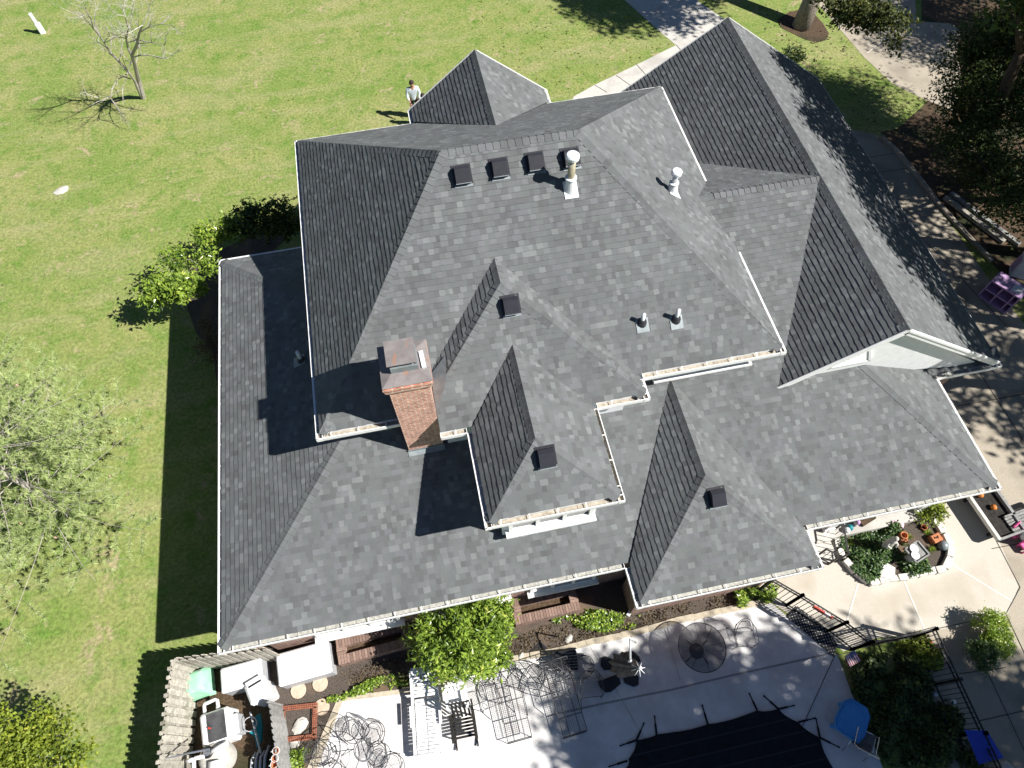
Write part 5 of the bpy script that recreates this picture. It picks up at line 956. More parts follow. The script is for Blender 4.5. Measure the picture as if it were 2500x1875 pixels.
def hrail(name, label, a, b, h=.9, za=0.0, zb=0.0, n=None):
    o = empty(name, (a.x, a.y, 0), 0, label, "railing"); e = b - a; m_ = MB(); A_ = Vector((a.x, a.y, za)); B_ = Vector((b.x, b.y, zb)); U = Vector((0, 0, h))
    m_.bar(A_ + U, B_ + U, .04, .03); m_.bar(A_ + U * .15, B_ + U * .15, .03, .02); m_.build("hand_rail", MT['iron'], o)
    n = n or max(2, int(e.length / .13)); m_ = MB()
    for k in range(1, n): p = A_.lerp(B_, k / n); m_.bar(p + U * .15, p + U, .014)
    m_.build("balusters", MT['iron'], o)
    for p in (A_, B_): m_ = MB(); m_.bar(p, p + U * 1.06, .045); m_.build("post", MT['iron'], o)
    return o
hrail("step_railing", "black stair railing nearest the wing roof corner", G(1988, 1362), G(2022, 1378), .9)
hrail("step_railing", "black stair railing beside the island bed", G(2028, 1300), G(2040, 1372), .9)
t = T_("porch_toys", "small heap of blue and dark toys in a tray on the porch floor", "toys", 2072, 1290, .2, .3)
for k, (x, y, m_, r) in enumerate(((0, 0, 'teal', .1), (.16, .05, 'blackcloth', .09), (.3, .04, 'lilac', .08), (-.12, -.03, 'plastic', .09))): mb = MB(); mb.lathe((x, y, 0), [(r * .6, 0), (r, .07), (r * .8, .14), (.02, .18)], 12); t.part(mb, "toy", m_, smooth=True)
mb = MB(); mb.box((.62, .03, .05), (.5, .26, .08), .1); t.part(mb, "tray", 'litter')
# --- black iron fence with gate
def ironfence(label, a, b, h, name="iron_fence", gap=.115, posts=2):
    A_, B_ = G(*a), G(*b); o = empty(name, A_, 0, label, "fence", "black iron fence round the patio"); U = Vector((0, 0, h)); e = B_ - A_; L = e.length
    for z in (h, h - .16, .1): m_ = MB(); m_.bar(A_ + Vector((0, 0, z)), B_ + Vector((0, 0, z)), .032, .032); m_.build("rail", MT['iron'], o)
    n = int(L / gap)
    for k in range(1, n): p = A_ + e * (k / n); m_ = MB(); m_.bar(p + Vector((0, 0, .05)), p + Vector((0, 0, h)), .015); m_.build("baluster", MT['iron'], o)
    for k in range(posts): p = A_ + e * (k / (posts - 1)); m_ = MB(); m_.bar(p, p + U * 1.05, .07); m_.box(p + U * 1.06, (.085, .085, .03)); m_.build("post", MT['iron'], o)
    return o
def base_of(px, py, h): p = G(px, py, h); return (p.x, p.y)
def pxy(t_): q = proj((t_[0], t_[1], 0)); return q
FH = 1.25
i1, i2, i3, i4, i5, i6 = [pxy(base_of(*p, FH)) for p in ((1888, 1414), (1958, 1454), (2066, 1520), (2129, 1568), (2284, 1536), (2404, 1790))]
ironfence("black iron fence panel starting at the house wall", i1, i2, FH); ironfence("black iron gate carrying the red board", i2, i3, FH, "iron_gate"); ironfence("black iron fence panel below the gate", i3, i4, FH)
ironfence("black iron fence panel along the top of the shaded bed", i4, i5, FH); ironfence("long black iron fence panel down the right of the shaded bed", i5, i6, FH, posts=3)
i7 = pxy(base_of(2470, 1930, FH)); ironfence("black iron fence panel behind the blue cloth", i6, i7, FH)
rb = G(2010, 1492, 1.2); t0 = empty("red_board", rb, bearing((1990, 1480), (2035, 1508), 1.2) + math.pi / 2, "long red board with a white label tied to the iron gate", "sign")
mb = MB(); mb.box((0, -.03, -.02), (.52, .04, .16)); mb.build("board", MT['red'], t0, world=False); mb = MB(); mb.box((.12, -.052, -.0), (.16, .006, .08)); mb.box((.12, -.03, .062), (.16, .03, .006)); mb.build("label_tag", MT['plastic'], t0, world=False)
def perforated(px, z, label):
    P_ = [G(x, y, z) for x, y in px]; m_ = MB(); m_.prism([(p.x, p.y) for p in P_], z, z + .02); o = m_.build("perforated_mat", MT['iron']); tag(o, label, "mat"); d = MB(); r = random.Random(1); XY = [(p.x, p.y) for p in P_]
    x0, x1, y0, y1 = min(p[0] for p in XY), max(p[0] for p in XY), min(p[1] for p in XY), max(p[1] for p in XY); x = x0
    while x < x1:
        y = y0
        while y < y1:
            if inpoly(x, y, XY): d.box((x, y, z + .022), (.022, .022, .002), .6)
            y += .075
        x += .075
    dd = d.build("holes", MT['patio'], o); return o
perforated([(1946, 1480), (2009, 1527), (2044, 1572), (2034, 1603), (1920, 1505)], .03, "black perforated mat on the ground inside the iron gate")
# flag
fl = G(2082, 1607, 1.0); t0 = empty("small_flag", (fl.x, fl.y, 0), bearing((2064, 1600), (2089, 1587), 1.0) + math.pi / 2 * 0, "small striped flag on a thin stick at the patio corner", "flag")
MT['flagr'] = mplain("flag red", (.45, .02, .05), .8); MT['flagw'] = mplain("flag white", (.75, .75, .75), .8); MT['flagb'] = mplain("flag blue", (.02, .03, .18), .8)
A_, B_, C_, D_ = G(2061, 1602, 1.0), G(2086, 1587, 1.0), G(2103, 1612, .93), G(2074, 1630, .93)
def q4(u, v): return (A_ * (1 - u) + D_ * u) * (1 - v) + (B_ * (1 - u) + C_ * u) * v
mr, mw, mbl, mst = MB(), MB(), MB(), MB()
for k in range(13):
    m_ = mr if k % 2 == 0 else mw; u0, u1 = k / 13, (k + 1) / 13
    v1 = 1.0
    vs0 = .42 if False else 0
    m_.add([q4(v0_, u_) + Vector((0, 0, .0)) for v0_, u_ in ((0.0, 1 - u0), (0.0, 1 - u1), (1.0, 1 - u1), (1.0, 1 - u0))], [(0, 1, 2, 3)])
mbl.add([q4(a, b) + Vector((0, 0, .006)) for a, b in ((0, 1), (0, .46), (.42, .46), (.42, 1))], [(0, 1, 2, 3)])
for i in range(6):
    for j in range(5): p = q4(.035 + .07 * i, .96 - .1 * j) + Vector((0, 0, .009)); mw.box(p, (.012, .012, .002))
for m_, nme, k in ((mr, "red_stripes", 'flagr'), (mw, "white_stripes", 'flagw'), (mbl, "canton", 'flagb')): ob = m_.build(nme, MT[k], t0, world=False); ob.matrix_parent_inverse = (Matrix.Translation(t0.location) @ Matrix.Rotation(t0.rotation_euler[2], 4, 'Z')).inverted()
mst.tube([(G(2040, 1600, .02)), G(2086, 1590, 1.02)], .008, 5); ob = mst.build("stick", MT['wood'], t0, world=False); ob.matrix_parent_inverse = (Matrix.Translation(t0.location) @ Matrix.Rotation(t0.rotation_euler[2], 4, 'Z')).inverted()
mb = MB(); p0 = G(2038, 1600, .03); p1 = G(1960, 1772, .03); mb.tube([p0, p1], .008, 4); o = mb.build("rope", MT['joint']); tag(o, "thin dark rope stretched across the patio to the pool cover", "rope")
# --- pool safety cover with straps
cov = [(1526, 1878), (1535, 1853), (1554, 1807), (1603, 1793), (1728, 1768), (1848, 1735), (1901, 1731), (1949, 1763), (2002, 1801), (2034, 1875), (2060, 2000), (1700, 2100), (1500, 2060)]
o = empty("pool_cover", G(1780, 1850, .02), 0, "black safety cover stretched over the pool with straps to the patio", "pool cover"); mb = MB()
# concave hems between strap points
P_ = [G(*p, .06) for p in cov]; poly = []; ctr = sum(P_, Vector()) / len(P_)
for a, b in zip(P_, P_[1:] + P_[:1]):
    for k in range(6): t_ = k / 6; q = a.lerp(b, t_); q += (ctr - q).normalized() * .05 * math.sin(t_ * math.pi); poly.append((q.x, q.y))
mb.prism(poly, .035, .06); mb.build("cover_sheet", MT['cover'], o)
m_ = MB(); xs_ = [p[0] for p in poly]; ys_ = [p[1] for p in poly]
for k in range(1, 8):
    y = min(ys_) + (max(ys_) - min(ys_)) * k / 8; ins = [min(xs_) + (max(xs_) - min(xs_)) * i / 200 for i in range(201) if inpoly(min(xs_) + (max(xs_) - min(xs_)) * i / 200, y, poly)]
    if len(ins) > 4: m_.box(((ins[0] + ins[-1]) / 2, y, .0615), (ins[-1] - ins[0] - .05, .04, .004))
m_.build("seam", MT['covseam'], o)
for a, b in (((1554, 1807), (1573, 1764)), ((1554, 1807), (1513, 1821)), ((1603, 1793), (1598, 1747)), ((1728, 1768), (1714, 1720)), ((1849, 1735), (1829, 1692)), ((1901, 1731), (1864, 1698)), ((1901, 1731), (1940, 1722)), ((1949, 1763), (1991, 1753)), ((2002, 1801), (1992, 1753)), ((2002, 1801), (2050, 1825)), ((1532, 1857), (1486, 1872))):
    A_, B_ = G(*a, .06), G(*b, .03); m_ = MB(); m_.bar(A_, A_.lerp(B_, .55), .05, .006, t=.2); m_.bar(A_.lerp(B_, .45), B_, .028, .01); m_.bar(B_ - (B_ - A_) * .08, B_, .04, .02); m_.build("strap", MT['cover'], o)
# --- blue play table, chair, blue cloth, balls
t = T_("play_table", "bright blue plastic water table with a moulded lid by the shaded bed", "table", 2062, 1760, bearing((2060, 1775), (2085, 1710)))
mb = MB(); P6 = [(-.3, -.42), (.3, -.45), (.38, -.2), (.34, .3), (.2, .46), (-.2, .46), (-.34, .3), (-.38, -.2)]; mb.prism(P6, .42, .52); t.part(mb, "tub", 'blue'); mb = MB(); mb.prism([(x * .86, y * .86) for x, y in P6], .52, .56); t.part(mb, "lid", 'blue')
for sx in (-1, 1):
    for sy in (-1, 1): mb = MB(); mb.lathe((sx * .24, sy * .3, 0), [(.06, 0), (.05, .42)], 10); t.part(mb, "leg", 'blue')
def sling_chair(t, mat='chrome', fab='greyfabric', w=.52):
    m1 = MB()
    for sx in (-1, 1): m1.tube([(sx * w / 2, -.25, .02), (sx * w / 2, -.27, .4), (sx * w / 2, -.22, .62), (sx * w / 2, .2, .64), (sx * w / 2, .3, .9)], .014, 6); m1.tube([(sx * w / 2, .35, .02), (sx * w / 2, .1, .42), (sx * w / 2, -.27, .42)], .014, 6)
    m1.tube([(-w / 2, .3, .9), (w / 2, .3, .9)], .014, 6); m1.tube([(-w / 2, -.27, .42), (w / 2, -.27, .42)], .014, 6); t.part(m1, "frame", mat, smooth=True); m2 = MB(); m2.bar((0, -.25, .42), (0, .14, .4), w - .04, .008); t.part(m2, "seat", fab); m3 = MB(); m3.bar((0, .14, .4), (0, .3, .88), w - .04, .008, up=(0, 1, 0)); t.part(m3, "backrest", fab)
t = T_("folding_chair", "pale metal sling chair beside the blue play table", "chair", 2090, 1812, bearing((2090, 1830), (2100, 1790)) + math.pi); sling_chair(t)
A_ = [G(*p, z) for p, z in (((2355, 1782), 1.27), ((2410, 1784), 1.27), ((2450, 1850), 1.0), ((2390, 1866), 1.0))]
mb = MB(); N_ = 6; vs = []
for j in range(N_ + 1):
    for i in range(N_ + 1): u, v = i / N_, j / N_; q = (A_[0] * (1 - u) + A_[1] * u) * (1 - v) + (A_[3] * (1 - u) + A_[2] * u) * v; vs.append(q + Vector((0, 0, .03 * math.sin(u * 9) * v)))
mb.add(vs, [(j * 7 + i, j * 7 + i + 1, (j + 1) * 7 + i + 1, (j + 1) * 7 + i) for j in range(6) for i in range(6)]); tag(mb.build("blue_cloth", MT['blued'], smooth=True), "royal blue cloth draped over the iron fence at the bottom right", "cloth")
mb = MB(); mb.rbox((0, 0, .25), (.7, .5, .5), r=.05); single(mb, "cream_box", 'cast', "pale box at the bottom edge just under the blue cloth", "box", G(2430, 1900), .5)
for px, py, r, mt, lab in ((2304, 1760, .12, 'teal', "teal and yellow ball lying in the shaded bed"), (2264, 1570, .09, 'red', "small red ball by the fence corner"), (2391, 1603, .1, 'chrome', "silver gazing ball beside the lime shrubs"), (2281, 1697, .06, 'plastic', "tiny white ornament in the shaded bed"), (2322, 1714, .08, 'plastic', "white ornament under the iron fence in the shaded bed")):
    mb = MB(); mb.lathe((0, 0, r * .9), [(r * math.sin(a / 8 * math.pi) + .001, -r * math.cos(a / 8 * math.pi)) for a in range(9)], 16); single(mb, "garden_ball", mt, lab, "ornament", G(px, py), 0, smooth=True)
# --- right edge: dark wooden stand, toys, playhouse, timbers, curb
t = T_("wooden_wagon", "dark slatted wooden cart bed with orange gourds beside the porch roof corner", "cart", 2425, 1282, bearing((2425, 1290), (2380, 1225)))
mb = MB()
for k in range(6): mb.box((-.34 + k * .135, .35, .35), (.13, 1.5, .03), t=random.random())
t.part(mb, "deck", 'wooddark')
for sx in (-.45, .42): mb = MB(); mb.bar((sx, -.45, .42), (sx, 1.15, .42), .09, .14); t.part(mb, "side_board", 'woodgrey' if sx > 0 else 'stone')
mb = MB(); mb.bar((-.48, -.45, .4), (.48, -.45, .4), .06, .14); t.part(mb, "end_board", 'woodgrey')
for x, y in ((-.35, -.2), (.35, -.2), (-.35, .9), (.35, .9)): mb = MB(); mb.box((x, y, .17), (.08, .08, .34)); t.part(mb, "leg", 'wooddark')
for px, py, lab in ((2423, 1240, "orange gourd in the middle of the dark cart bed"), (2391, 1210, "reddish gourd under the porch gutter on the cart bed")):
    mb = MB(); mb.lathe((0, 0, .0), [(.03, 0), (.08, .03), (.09, .08), (.05, .13), (.01, .14)], 14); single(mb, "gourd", 'orange', lab, "gourd", G(px, py, .38), 0, smooth=True)
t = T_("slatted_bench", "grey slatted wooden bench running off the right edge", "bench", 2478, 1282, bearing((2440, 1284), (2500, 1262)) + math.pi / 2)
for k in range(6): mb = MB(); mb.box((.25, -.22 + k * .085, .42), (1.5, .065, .03), t=random.random()); t.part(mb, "slat", 'woodgrey')
for x in (-.4, .9): mb = MB(); mb.box((x, 0, .2), (.06, .44, .4)); t.part(mb, "leg", 'woodgrey')
mb = MB(); mb.bar((-.5, .27, .45), (1.0, .27, .45), .05, .08); t.part(mb, "back_rail", 'woodgrey')
for px, py, lab, rz in ((2468, 1302, "upper hot pink toy chair on the courtyard", .4), (2496, 1338, "lower hot pink toy chair at the photo edge", .2)):
    t = T_("toy_chair", lab, "toy", px, py, rz, 0, "hot pink toy chairs"); mb = MB(); mb.rbox((0, 0, .2), (.3, .3, .05), r=.02); t.part(mb, "seat", 'pink'); mb = MB(); mb.rbox((0, .14, .36), (.3, .05, .3), r=.015); t.part(mb, "backrest", 'pink')
    for x in (-.11, .11):
        for y in (-.11, .11): mb = MB(); mb.box((x, y, .09), (.05, .05, .18)); t.part(mb, "leg", 'pink')
t = T_("toy_rider", "blue and white ride on toy between the pink toy chairs", "toy", 2494, 1318, .5); mb = MB(); mb.lathe((0, 0, .15), [(.1, 0), (.2, .1), (.17, .25), (.05, .3)], 16); t.part(mb, "shell", 'plastic', smooth=True); mb = MB(); mb.rbox((0, -.12, .12), (.34, .3, .2), r=.05); t.part(mb, "base", 'teal')
c = G(2440, 722); t0 = empty("dollhouse", (c.x, c.y, 0), bearing((2410, 690), (2446, 640)) - .1, "lilac plastic dollhouse with open dark rooms on the shaded driveway", "dollhouse")
mb = MB(); mb.box((0, 0, .25), (.62, .04, .5)); mb.build("back_panel", MT['lilac'], t0, world=False); mb = MB()
for z in (.0, .25, .5): mb.box((0, -.17, z + .015), (.62, .36, .03))
mb.build("floors", MT['lilac'], t0, world=False); mb = MB()
for x in (-.31, -.05, .2, .31): mb.box((x, -.17, .26), (.03, .34, .5))
mb.build("partitions", MT['lilac'], t0, world=False); mb = MB(); mb.box((.16, -.18, .54), (.2, .2, .02)); mb.build("roof_panel", MT['plastic'], t0, world=False)
t0.scale = (1.65,) * 3
t = T_("toy_fridge", "white and lilac plastic toy box beside the dollhouse", "toy", 2488, 668, -.6); mb = MB(); mb.rbox((0, 0, .35), (.55, .4, .7), r=.03); t.part(mb, "body", 'plastic'); mb = MB(); mb.box((-.28, 0, .36), (.012, .3, .5)); t.part(mb, "door", 'lilac'); t.o.scale = (1.25,) * 3
A_, B_ = G(2322, 470, .12), G(2490, 596, .12)
for i, off in enumerate((0, -.35)):
    e = (B_ - A_).normalized(); s__ = Vector((-e.y, e.x, 0)) * off; m_ = MB(); m_.bar(A_ + s__ + Vector((0, 0, -.04)), B_ + s__ - e * i * .4 + Vector((0, 0, -.04)), .16, .14); o = m_.build("timber", MT['wood' if i else 'woodgrey']); tag(o, ("outer grey timber lying along the shaded driveway edge", "inner pale timber lying along the shaded driveway edge")[i], "timber", "timbers along the driveway")
mb = MB(); cr_ = [G(*p) for p in ((2150, 336), (2190, 372), (2245, 440), (2290, 500), (2330, 545), (2420, 640))]
for a, b in zip(cr_, cr_[1:]): mb.bar(a + Vector((0, 0, .05)), b + Vector((0, 0, .05)), .14, .12)
o = mb.build("curb", MT['drive']); o["kind"] = "structure"
# ================================================================== PATIO FURNITURE
def slats(t, name, mat, n, x0, x1, y0, y1, z0, z1, w):
    m_ = MB()
    for k in range(n): u = (k + .5) / n; y = y0 + (y1 - y0) * u; z = z0 + (z1 - z0) * u; m_.box((0, y, z), (x1 - x0, w, .02), M=Matrix.Rotation(math.atan2(z1 - z0, y1 - y0), 3, 'X'))
    return t.part(m_, name, mat)
# white plastic chaise, its far end under the bush
t = T_("chaise_longue", "white slatted plastic chaise longue beside the round bush", "chaise longue", 1044, 1748, bearing((1046, 1828), (1036, 1660)))
m_ = MB()
for k in range(15): m_.box((-.13, -.83 + k * .085, .33), (.27, .068, .022)); m_.box((.16, -.83 + k * .085, .33), (.27, .068, .022))
t.part(m_, "seat", 'plastic'); m_ = MB()
for k in range(7): m_.box((0, .48 + k * .085, .37 + k * .035), (.58, .07, .022), M=Matrix.Rotation(.4, 3, 'X'))
t.part(m_, "backrest", 'plastic'); m_ = MB()
for sx in (-1, 1): m_.bar((sx * .33, -.9, .31), (sx * .33, .45, .31), .07, .09); m_.bar((sx * .33, .42, .33), (sx * .31, 1.08, .6), .06, .07); m_.box((sx * .37, .0, .42), (.07, .5, .04))
m_.bar((-.33, -.92, .31), (.33, -.92, .31), .08, .09); m_.bar((-.3, 1.08, .6), (.3, 1.08, .6), .1, .06); t.part(m_, "frame", 'plastic')
for sx in (-1, 1):
    for y in (-.75, .35): m_ = MB(); m_.bar((sx * .33, y, 0), (sx * .33, y, .3), .07, .09); t.part(m_, "leg", 'plastic')
# dark rocking chair
t = T_("rocking_chair", "dark wooden rocking chair under the white plastic chair", "rocking chair", 1135, 1775, bearing((1140, 1815), (1128, 1730)))
m_ = MB()
for sx in (-1, 1):
    m_.tube([(sx * .27, -.5, .1), (sx * .27, -.25, .03), (sx * .27, .05, .02), (sx * .27, .35, .05), (sx * .27, .62, .16)], .025, 6)
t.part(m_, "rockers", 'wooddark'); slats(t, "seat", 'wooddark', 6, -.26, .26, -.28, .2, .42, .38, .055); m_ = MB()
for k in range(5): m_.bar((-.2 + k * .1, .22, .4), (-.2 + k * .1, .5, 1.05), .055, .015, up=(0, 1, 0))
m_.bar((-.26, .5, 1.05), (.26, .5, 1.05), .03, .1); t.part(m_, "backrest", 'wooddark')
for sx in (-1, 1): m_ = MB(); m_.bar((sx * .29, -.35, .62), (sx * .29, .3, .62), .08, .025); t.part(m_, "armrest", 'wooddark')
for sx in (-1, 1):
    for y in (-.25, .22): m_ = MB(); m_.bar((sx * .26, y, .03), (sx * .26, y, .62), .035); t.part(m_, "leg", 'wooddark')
# stacking chair tipped on the rocker
def plastic_chair(t):
    m1 = MB(); m1.rbox((0, 0, .42), (.46, .44, .03), r=.012); t.part(m1, "seat", 'plastic'); m1 = MB()
    for k in range(5): m1.bar((-.17 + k * .085, .2, .44), (-.19 + k * .095, .32, .84), .06, .015, up=(0, 1, 0))
    m1.bar((-.23, .32, .85), (.23, .32, .85), .04, .07); t.part(m1, "backrest", 'plastic')
    for sx in (-1, 1):
        m1 = MB(); m1.bar((sx * .26, -.2, .64), (sx * .25, .28, .66), .055, .02); t.part(m1, "armrest", 'plastic')
        for y, y2 in ((-.2, -.24), (.2, .28)): m1 = MB(); m1.bar((sx * .24, y2, .0), (sx * .23, y, .64 if y < 0 else .42), .045); t.part(m1, "leg", 'plastic')
t = T_("plastic_chair", "white plastic armchair set on the dark rocking chair", "chair", 1120, 1712, bearing((1128, 1740), (1118, 1670)), .35, zb=.35); plastic_chair(t)
# woven-wire loungers
def wire_lounger(t, L=1.75, w=.62):
    m1 = MB(); r = .011
    for sx in (-1, 1): m1.tube([(sx * w / 2, -.95, .03), (sx * w / 2, -.9, .33), (sx * w / 2, .35, .36), (sx * w / 2, .85, .75)], r, 5); m1.tube([(sx * w / 2, .75, .03), (sx * w / 2, .4, .36)], r, 5); m1.tube([(sx * (w / 2 + .02), -.45, .36), (sx * (w / 2 + .03), -.3, .58), (sx * (w / 2 + .03), .3, .6), (sx * w / 2, .5, .48)], r, 5)
    for y, z in ((-.93, .33), (-.5, .34), (0, .35), (.35, .36), (.85, .75), (-.95, .03), (.75, .03)): m1.tube([(-w / 2, y, z), (w / 2, y, z)], r, 5)
    for sx in (-.14, .14): m1.tube([(sx, -.92, .33), (sx, .35, .36), (sx, .85, .75)], r * .8, 4)
    for sx in (-1, 1):
        for k in range(2): m1.tube([(sx * w / 2, -.15 + k * .22 + .07 * math.cos(a / 8 * 6.283), .47 + .07 * math.sin(a / 8 * 6.283)) for a in range(8)], .007, 4, True)
    t.part(m1, "frame", 'wicker', smooth=True); mesh_panel(t, "mesh_seat", [(-w / 2, -.92, .33), (w / 2, -.92, .33), (w / 2, .35, .355), (-w / 2, .35, .355)]); mesh_panel(t, "mesh_back", [(-w / 2, .35, .36), (w / 2, .35, .36), (w / 2, .85, .74), (-w / 2, .85, .74)])
def mesh_panel(t, name, P_, pitch=.045, r=.0022):
    """expanded-metal panel as crossing wires"""
    m1 = MB(); P_ = [Vector(p) for p in P_]; nu = max(2, int((P_[1] - P_[0]).length / pitch)); nv = max(2, int((P_[3] - P_[0]).length / pitch)); nm_ = (P_[1] - P_[0]).cross(P_[3] - P_[0]).normalized()
    for k in range(1, nu): u = k / nu; m1.bar(P_[0].lerp(P_[1], u), P_[3].lerp(P_[2], u), r * 2, up=nm_)
    for k in range(1, nv): v = k / nv; m1.bar(P_[0].lerp(P_[3], v), P_[1].lerp(P_[2], v), r * 2, up=nm_)
    return t.part(m1, name, 'wicker')
t = T_("wire_lounger", "black wire mesh lounger nearer the white plastic chair", "lounger", 1248, 1712, bearing((1262, 1755), (1236, 1640)), 0, "wire mesh loungers"); wire_lounger(t); WLo = t.o
o = copy_tree(WLo); p = G(1376, 1700); o.location = p; o.rotation_euler = (0, 0, bearing((1398, 1748), (1358, 1610))); o["label"] = "black wire mesh lounger nearer the folded umbrella"
# wire armchairs
def wire_chair(t):
    m1 = MB(); r = .0105; w = .26
    arc = [(w * math.cos(a / 10 * math.pi), .12 + .26 * math.sin(a / 10 * math.pi), .46 + .42 * math.sin(a / 10 * math.pi)) for a in range(11)]; m1.tube(arc, r, 5); m1.tube([(x * .8, y - .02, .46 + (z - .46) * .82) for x, y, z in arc], r * .7, 5)
    m1.tube([(-w, .12, .46), (-w, -.25, .44), (w, -.25, .44), (w, .12, .46)], r, 5)
    for sx in (-1, 1): m1.tube([(sx * w, -.25, .0), (sx * w, -.25, .44), (sx * (w + .03), -.2, .64), (sx * (w + .03), .15, .66), (sx * w * .8, .3, .68)], r, 5); m1.tube([(sx * w, .3, .0), (sx * w, .12, .46)], r, 5); m1.lathe((sx * w, -.25, 0), [(.02, 0), (.02, .02)], 8)
    m1.tube([(.07 * math.cos(a / 8 * 6.283), .34, .68 + .07 * math.sin(a / 8 * 6.283)) for a in range(8)], .007, 4, True); t.part(m1, "frame", 'wicker', smooth=True); mesh_panel(t, "mesh_seat", [(-w, -.25, .44), (w, -.25, .44), (w, .14, .455), (-w, .14, .455)], .035); mesh_panel(t, "mesh_back", [(-w * .85, .16, .48), (w * .85, .16, .48), (w * .5, .33, .8), (-w * .5, .33, .8)], .035)
t = T_("wire_chair", "black arched wire chair on its own beyond the round mesh table", "chair", 1806, 1560, bearing((1812, 1570), (1796, 1500)), 0, "black wire chairs on the patio"); wire_chair(t); WCo = t.o
for px, py, a, lab in ((1440, 1680, 0, "black wire chair beside the umbrella foot"), (1345, 1660, .9, "black wire chair between the two wire loungers"), (1300, 1668, -.5, "black wire chair facing the patio edge left of the small table"), (1195, 1705, .2, "small black wire chair right of the rocking chair"), (1410, 1640, -1.2, "black wire chair turned sideways behind the second lounger")):
    o = copy_tree(WCo); o.location = G(px, py); o.rotation_euler = (0, 0, bearing((px, py), (px - 8, py - 60)) + a); o["label"] = lab
t = T_("low_table", "low black slatted table in shade at the patio edge", "table", 1378, 1618, bearing((1378, 1618), (1372, 1560)), 0)
slats(t, "table_top", 'iron', 7, -.32, .32, -.25, .25, .4, .4, .055)
for sx in (-1, 1):
    for sy in (-1, 1): m_ = MB(); m_.bar((sx * .28, sy * .22, 0), (sx * .28, sy * .22, .39), .03); t.part(m_, "leg", 'iron')
m_ = MB(); m_.box((0, 0, .008), (.42, .36, .016), .2); m_.bar((-.2, -.17, .03), (.2, -.17, .03), .02)
single(m_, "metal_grate", 'iron', "small black grate lying on the mulch beside the patio", "grate", G(1316, 1590), .4)
# round mesh table
t = T_("mesh_table", "large round black mesh table standing in the patio shade", "table", 1700, 1590, 0); z = .7; R_ = .62
m_ = MB(); m_.tube([(R_ * math.cos(a / 36 * 6.283), R_ * math.sin(a / 36 * 6.283), z) for a in range(36)], .014, 6, True)
for k in range(8): a = k / 8 * 6.283; m_.bar((.1 * math.cos(a), .1 * math.sin(a), z - .01), (R_ * math.cos(a), R_ * math.sin(a), z - .01), .012)
t.part(m_, "rim", 'wicker', smooth=True); m_ = MB()
k = -R_
while k < R_:
    h = math.sqrt(max(0, R_ * R_ - k * k))
    if h > .02: m_.bar((k, -h, z), (k, h, z), .007, .003); m_.bar((-h, k, z + .002), (h, k, z + .002), .007, .003)
    k += .02
t.part(m_, "mesh_top", 'wicker'); m_ = MB(); m_.lathe((0, 0, 0), [(.2, 0), (.2, .03), (.04, .06), (.03, z - .05)], 18); t.part(m_, "pedestal", 'iron', smooth=True)
for k in range(4): a = k / 4 * 6.283 + .5; m_ = MB(); m_.tube([(.05 * math.cos(a), .05 * math.sin(a), .35), (.2 * math.cos(a), .2 * math.sin(a), .12), (.42 * math.cos(a), .42 * math.sin(a), .02)], .016, 6); t.part(m_, "leg", 'iron', smooth=True)
# round glass-and-wire table with five chairs at the bottom edge
t = T_("wire_table", "round wire table in the middle of the bottom patio set", "table", 835, 1850, 0); R_ = .58
m_ = MB()
for rr2 in (R_, R_ * .6, R_ * .25): m_.tube([(rr2 * math.cos(a / 32 * 6.283), rr2 * math.sin(a / 32 * 6.283), .7) for a in range(32)], .011 if rr2 == R_ else .006, 5, True)
for k in range(10): a = k / 10 * 6.283; m_.bar((.05 * math.cos(a), .05 * math.sin(a), .7), (R_ * math.cos(a), R_ * math.sin(a), .7), .006)
t.part(m_, "table_top", 'wicker', smooth=True)
for k in range(4): a = k / 4 * 6.283 + .4; m_ = MB(); m_.tube([(.35 * math.cos(a), .35 * math.sin(a), .69), (.08 * math.cos(a), .08 * math.sin(a), .35), (.36 * math.cos(a), .36 * math.sin(a), .01)], .01, 5); t.part(m_, "leg", 'wicker', smooth=True)
def spring_chair(t):
    m1 = MB(); r = .0095; ring = [(.28 * math.cos(a / 20 * 6.283), .27 * math.sin(a / 20 * 6.283) + .05, .47 + .17 * max(0, math.sin(a / 20 * 6.283)) + .2 * max(0, math.sin(a / 20 * 6.283)) ** 2) for a in range(20)]; m1.tube(ring, r, 5, True)
    m1.tube([(.23 * math.cos(a / 20 * 6.283), .23 * math.sin(a / 20 * 6.283), .42) for a in range(20)], r * .8, 5, True); m1.tube([(.26 * math.cos(a / 20 * 6.283), .3 * math.sin(a / 20 * 6.283), .02) for a in range(20)], r, 5, True)
    for sx in (-1, 1): m1.tube([(sx * .23, .1, .42), (sx * .3, .1, .3), (sx * .26, -.18, .02)], r, 5)
    for k in range(6): a = k / 6 * 6.283; m1.bar((0, 0, .42), (.23 * math.cos(a), .23 * math.sin(a), .42), .005)
    t.part(m1, "frame", 'wicker', smooth=True); mesh_panel(t, "mesh_seat", [(-.18, -.18, .42), (.18, -.18, .42), (.18, .18, .42), (-.18, .18, .42)], .03); mesh_panel(t, "mesh_back", [(-.2, .24, .47), (.2, .24, .47), (.16, .33, .72), (-.16, .33, .72)], .03)
t = T_("spring_chair", "round wire chair farthest from the edge of the photo, top of the bottom patio set", "chair", 862, 1786, .5, 0, "round wire chairs about the wire table"); spring_chair(t); SCo = t.o
for px, py, a, lab in ((915, 1792, -.4, "round wire chair at the upper right of the wire table"), (792, 1838, 1.6, "round wire chair left of the wire table nearest the rusty frame"), (925, 1842, -1.5, "round wire chair right of the wire table with a dark mesh seat"), (960, 1868, -2.1, "round wire chair farthest right at the bottom edge")):
    o = copy_tree(SCo); o.location = G(px, py); o.rotation_euler = (0, 0, a); o["label"] = lab
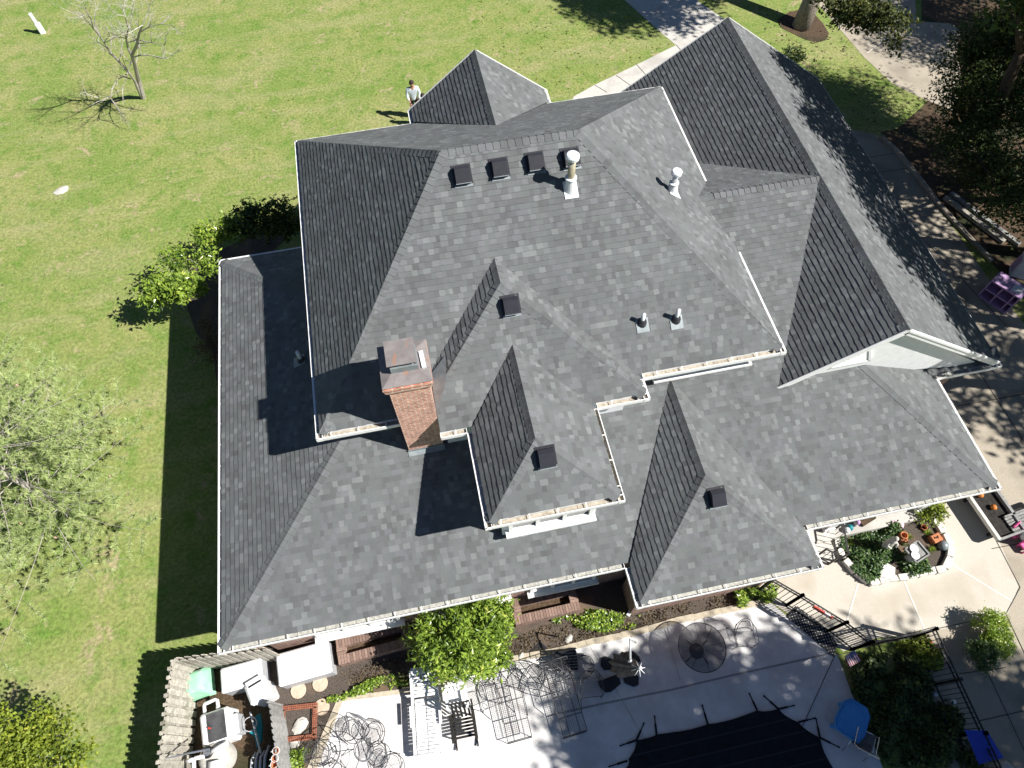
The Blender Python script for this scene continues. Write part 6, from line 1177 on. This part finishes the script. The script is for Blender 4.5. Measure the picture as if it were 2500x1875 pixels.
# folded cantilever umbrella on its cross base
t = T_("folded_umbrella", "folded grey umbrella leaning over its black weighted base", "umbrella", 1512, 1640, 0)
for sx, sy in ((-1, 1), (1, 1), (-1, -1), (1, -1)): m_ = MB(); m_.prism([(sx * .05, sy * .05), (sx * .62, sy * .12), (sx * .62, sy * .26), (sx * .5, sy * .42), (sx * .36, sy * .44), (sx * .05, sy * .3)] if sx * sy > 0 else [(sx * .05, sy * .05), (sx * .4, sy * .12), (sx * .46, sy * .24), (sx * .4, sy * .42), (sx * .26, sy * .44), (sx * .05, sy * .3)], .0, .07); t.part(m_, "base_weight", 'iron')
m_ = MB(); m_.tube([(0, 0, 0), (0, 0, 2.2)], .035, 10); m_.lathe((0, 0, 0), [(.12, 0), (.1, .1), (.05, .16)], 16); m_.tube([(0, 0, 2.15), (.1, .45, 2.35), (.28, .4, 1.95)], .028, 8); m_.lathe((0, 0, 1.0), [(.05, 0), (.06, .05), (.05, .12)], 10); t.part(m_, "mast", 'galv', smooth=True)
m_ = MB(); A0 = G(1512, 1622, 1.15) - t.o.location; A1 = G(1560, 1632, 2.3) - t.o.location; e = (A1 - A0); N_ = 16; vs = []; U = Vector((0, 1, 0)); ss = e.normalized().cross(U).normalized(); uu = ss.cross(e.normalized())
for j, rr2 in enumerate((.27, .27, .24, .19, .12, .05)):
    c = A0 + e * (j / 5)
    for k in range(N_): q = rr2 * (1.15 if k % 2 else .7); a = k / N_ * 6.283; vs.append(c + (ss * math.cos(a) + uu * math.sin(a)) * q)
m_.add(vs, [(j * N_ + k, j * N_ + (k + 1) % N_, (j + 1) * N_ + (k + 1) % N_, (j + 1) * N_ + k) for j in range(5) for k in range(N_)]); t.part(m_, "canopy", 'greyfabric')
m_ = MB(); m_.lathe(A1 + Vector((.02, 0, .0)), [(.03, 0), (.05, .03), (.05, .06), (.02, .1)], 14)
for k in range(8): a = k / 8 * 6.283; m_.tube([A1, A1 + Vector((math.cos(a) * .05, math.sin(a) * .05, .0)), A1 + Vector((math.cos(a) * .17, math.sin(a) * .17, -.12))], .009, 5)
t.part(m_, "finial", 'plastic', smooth=True)
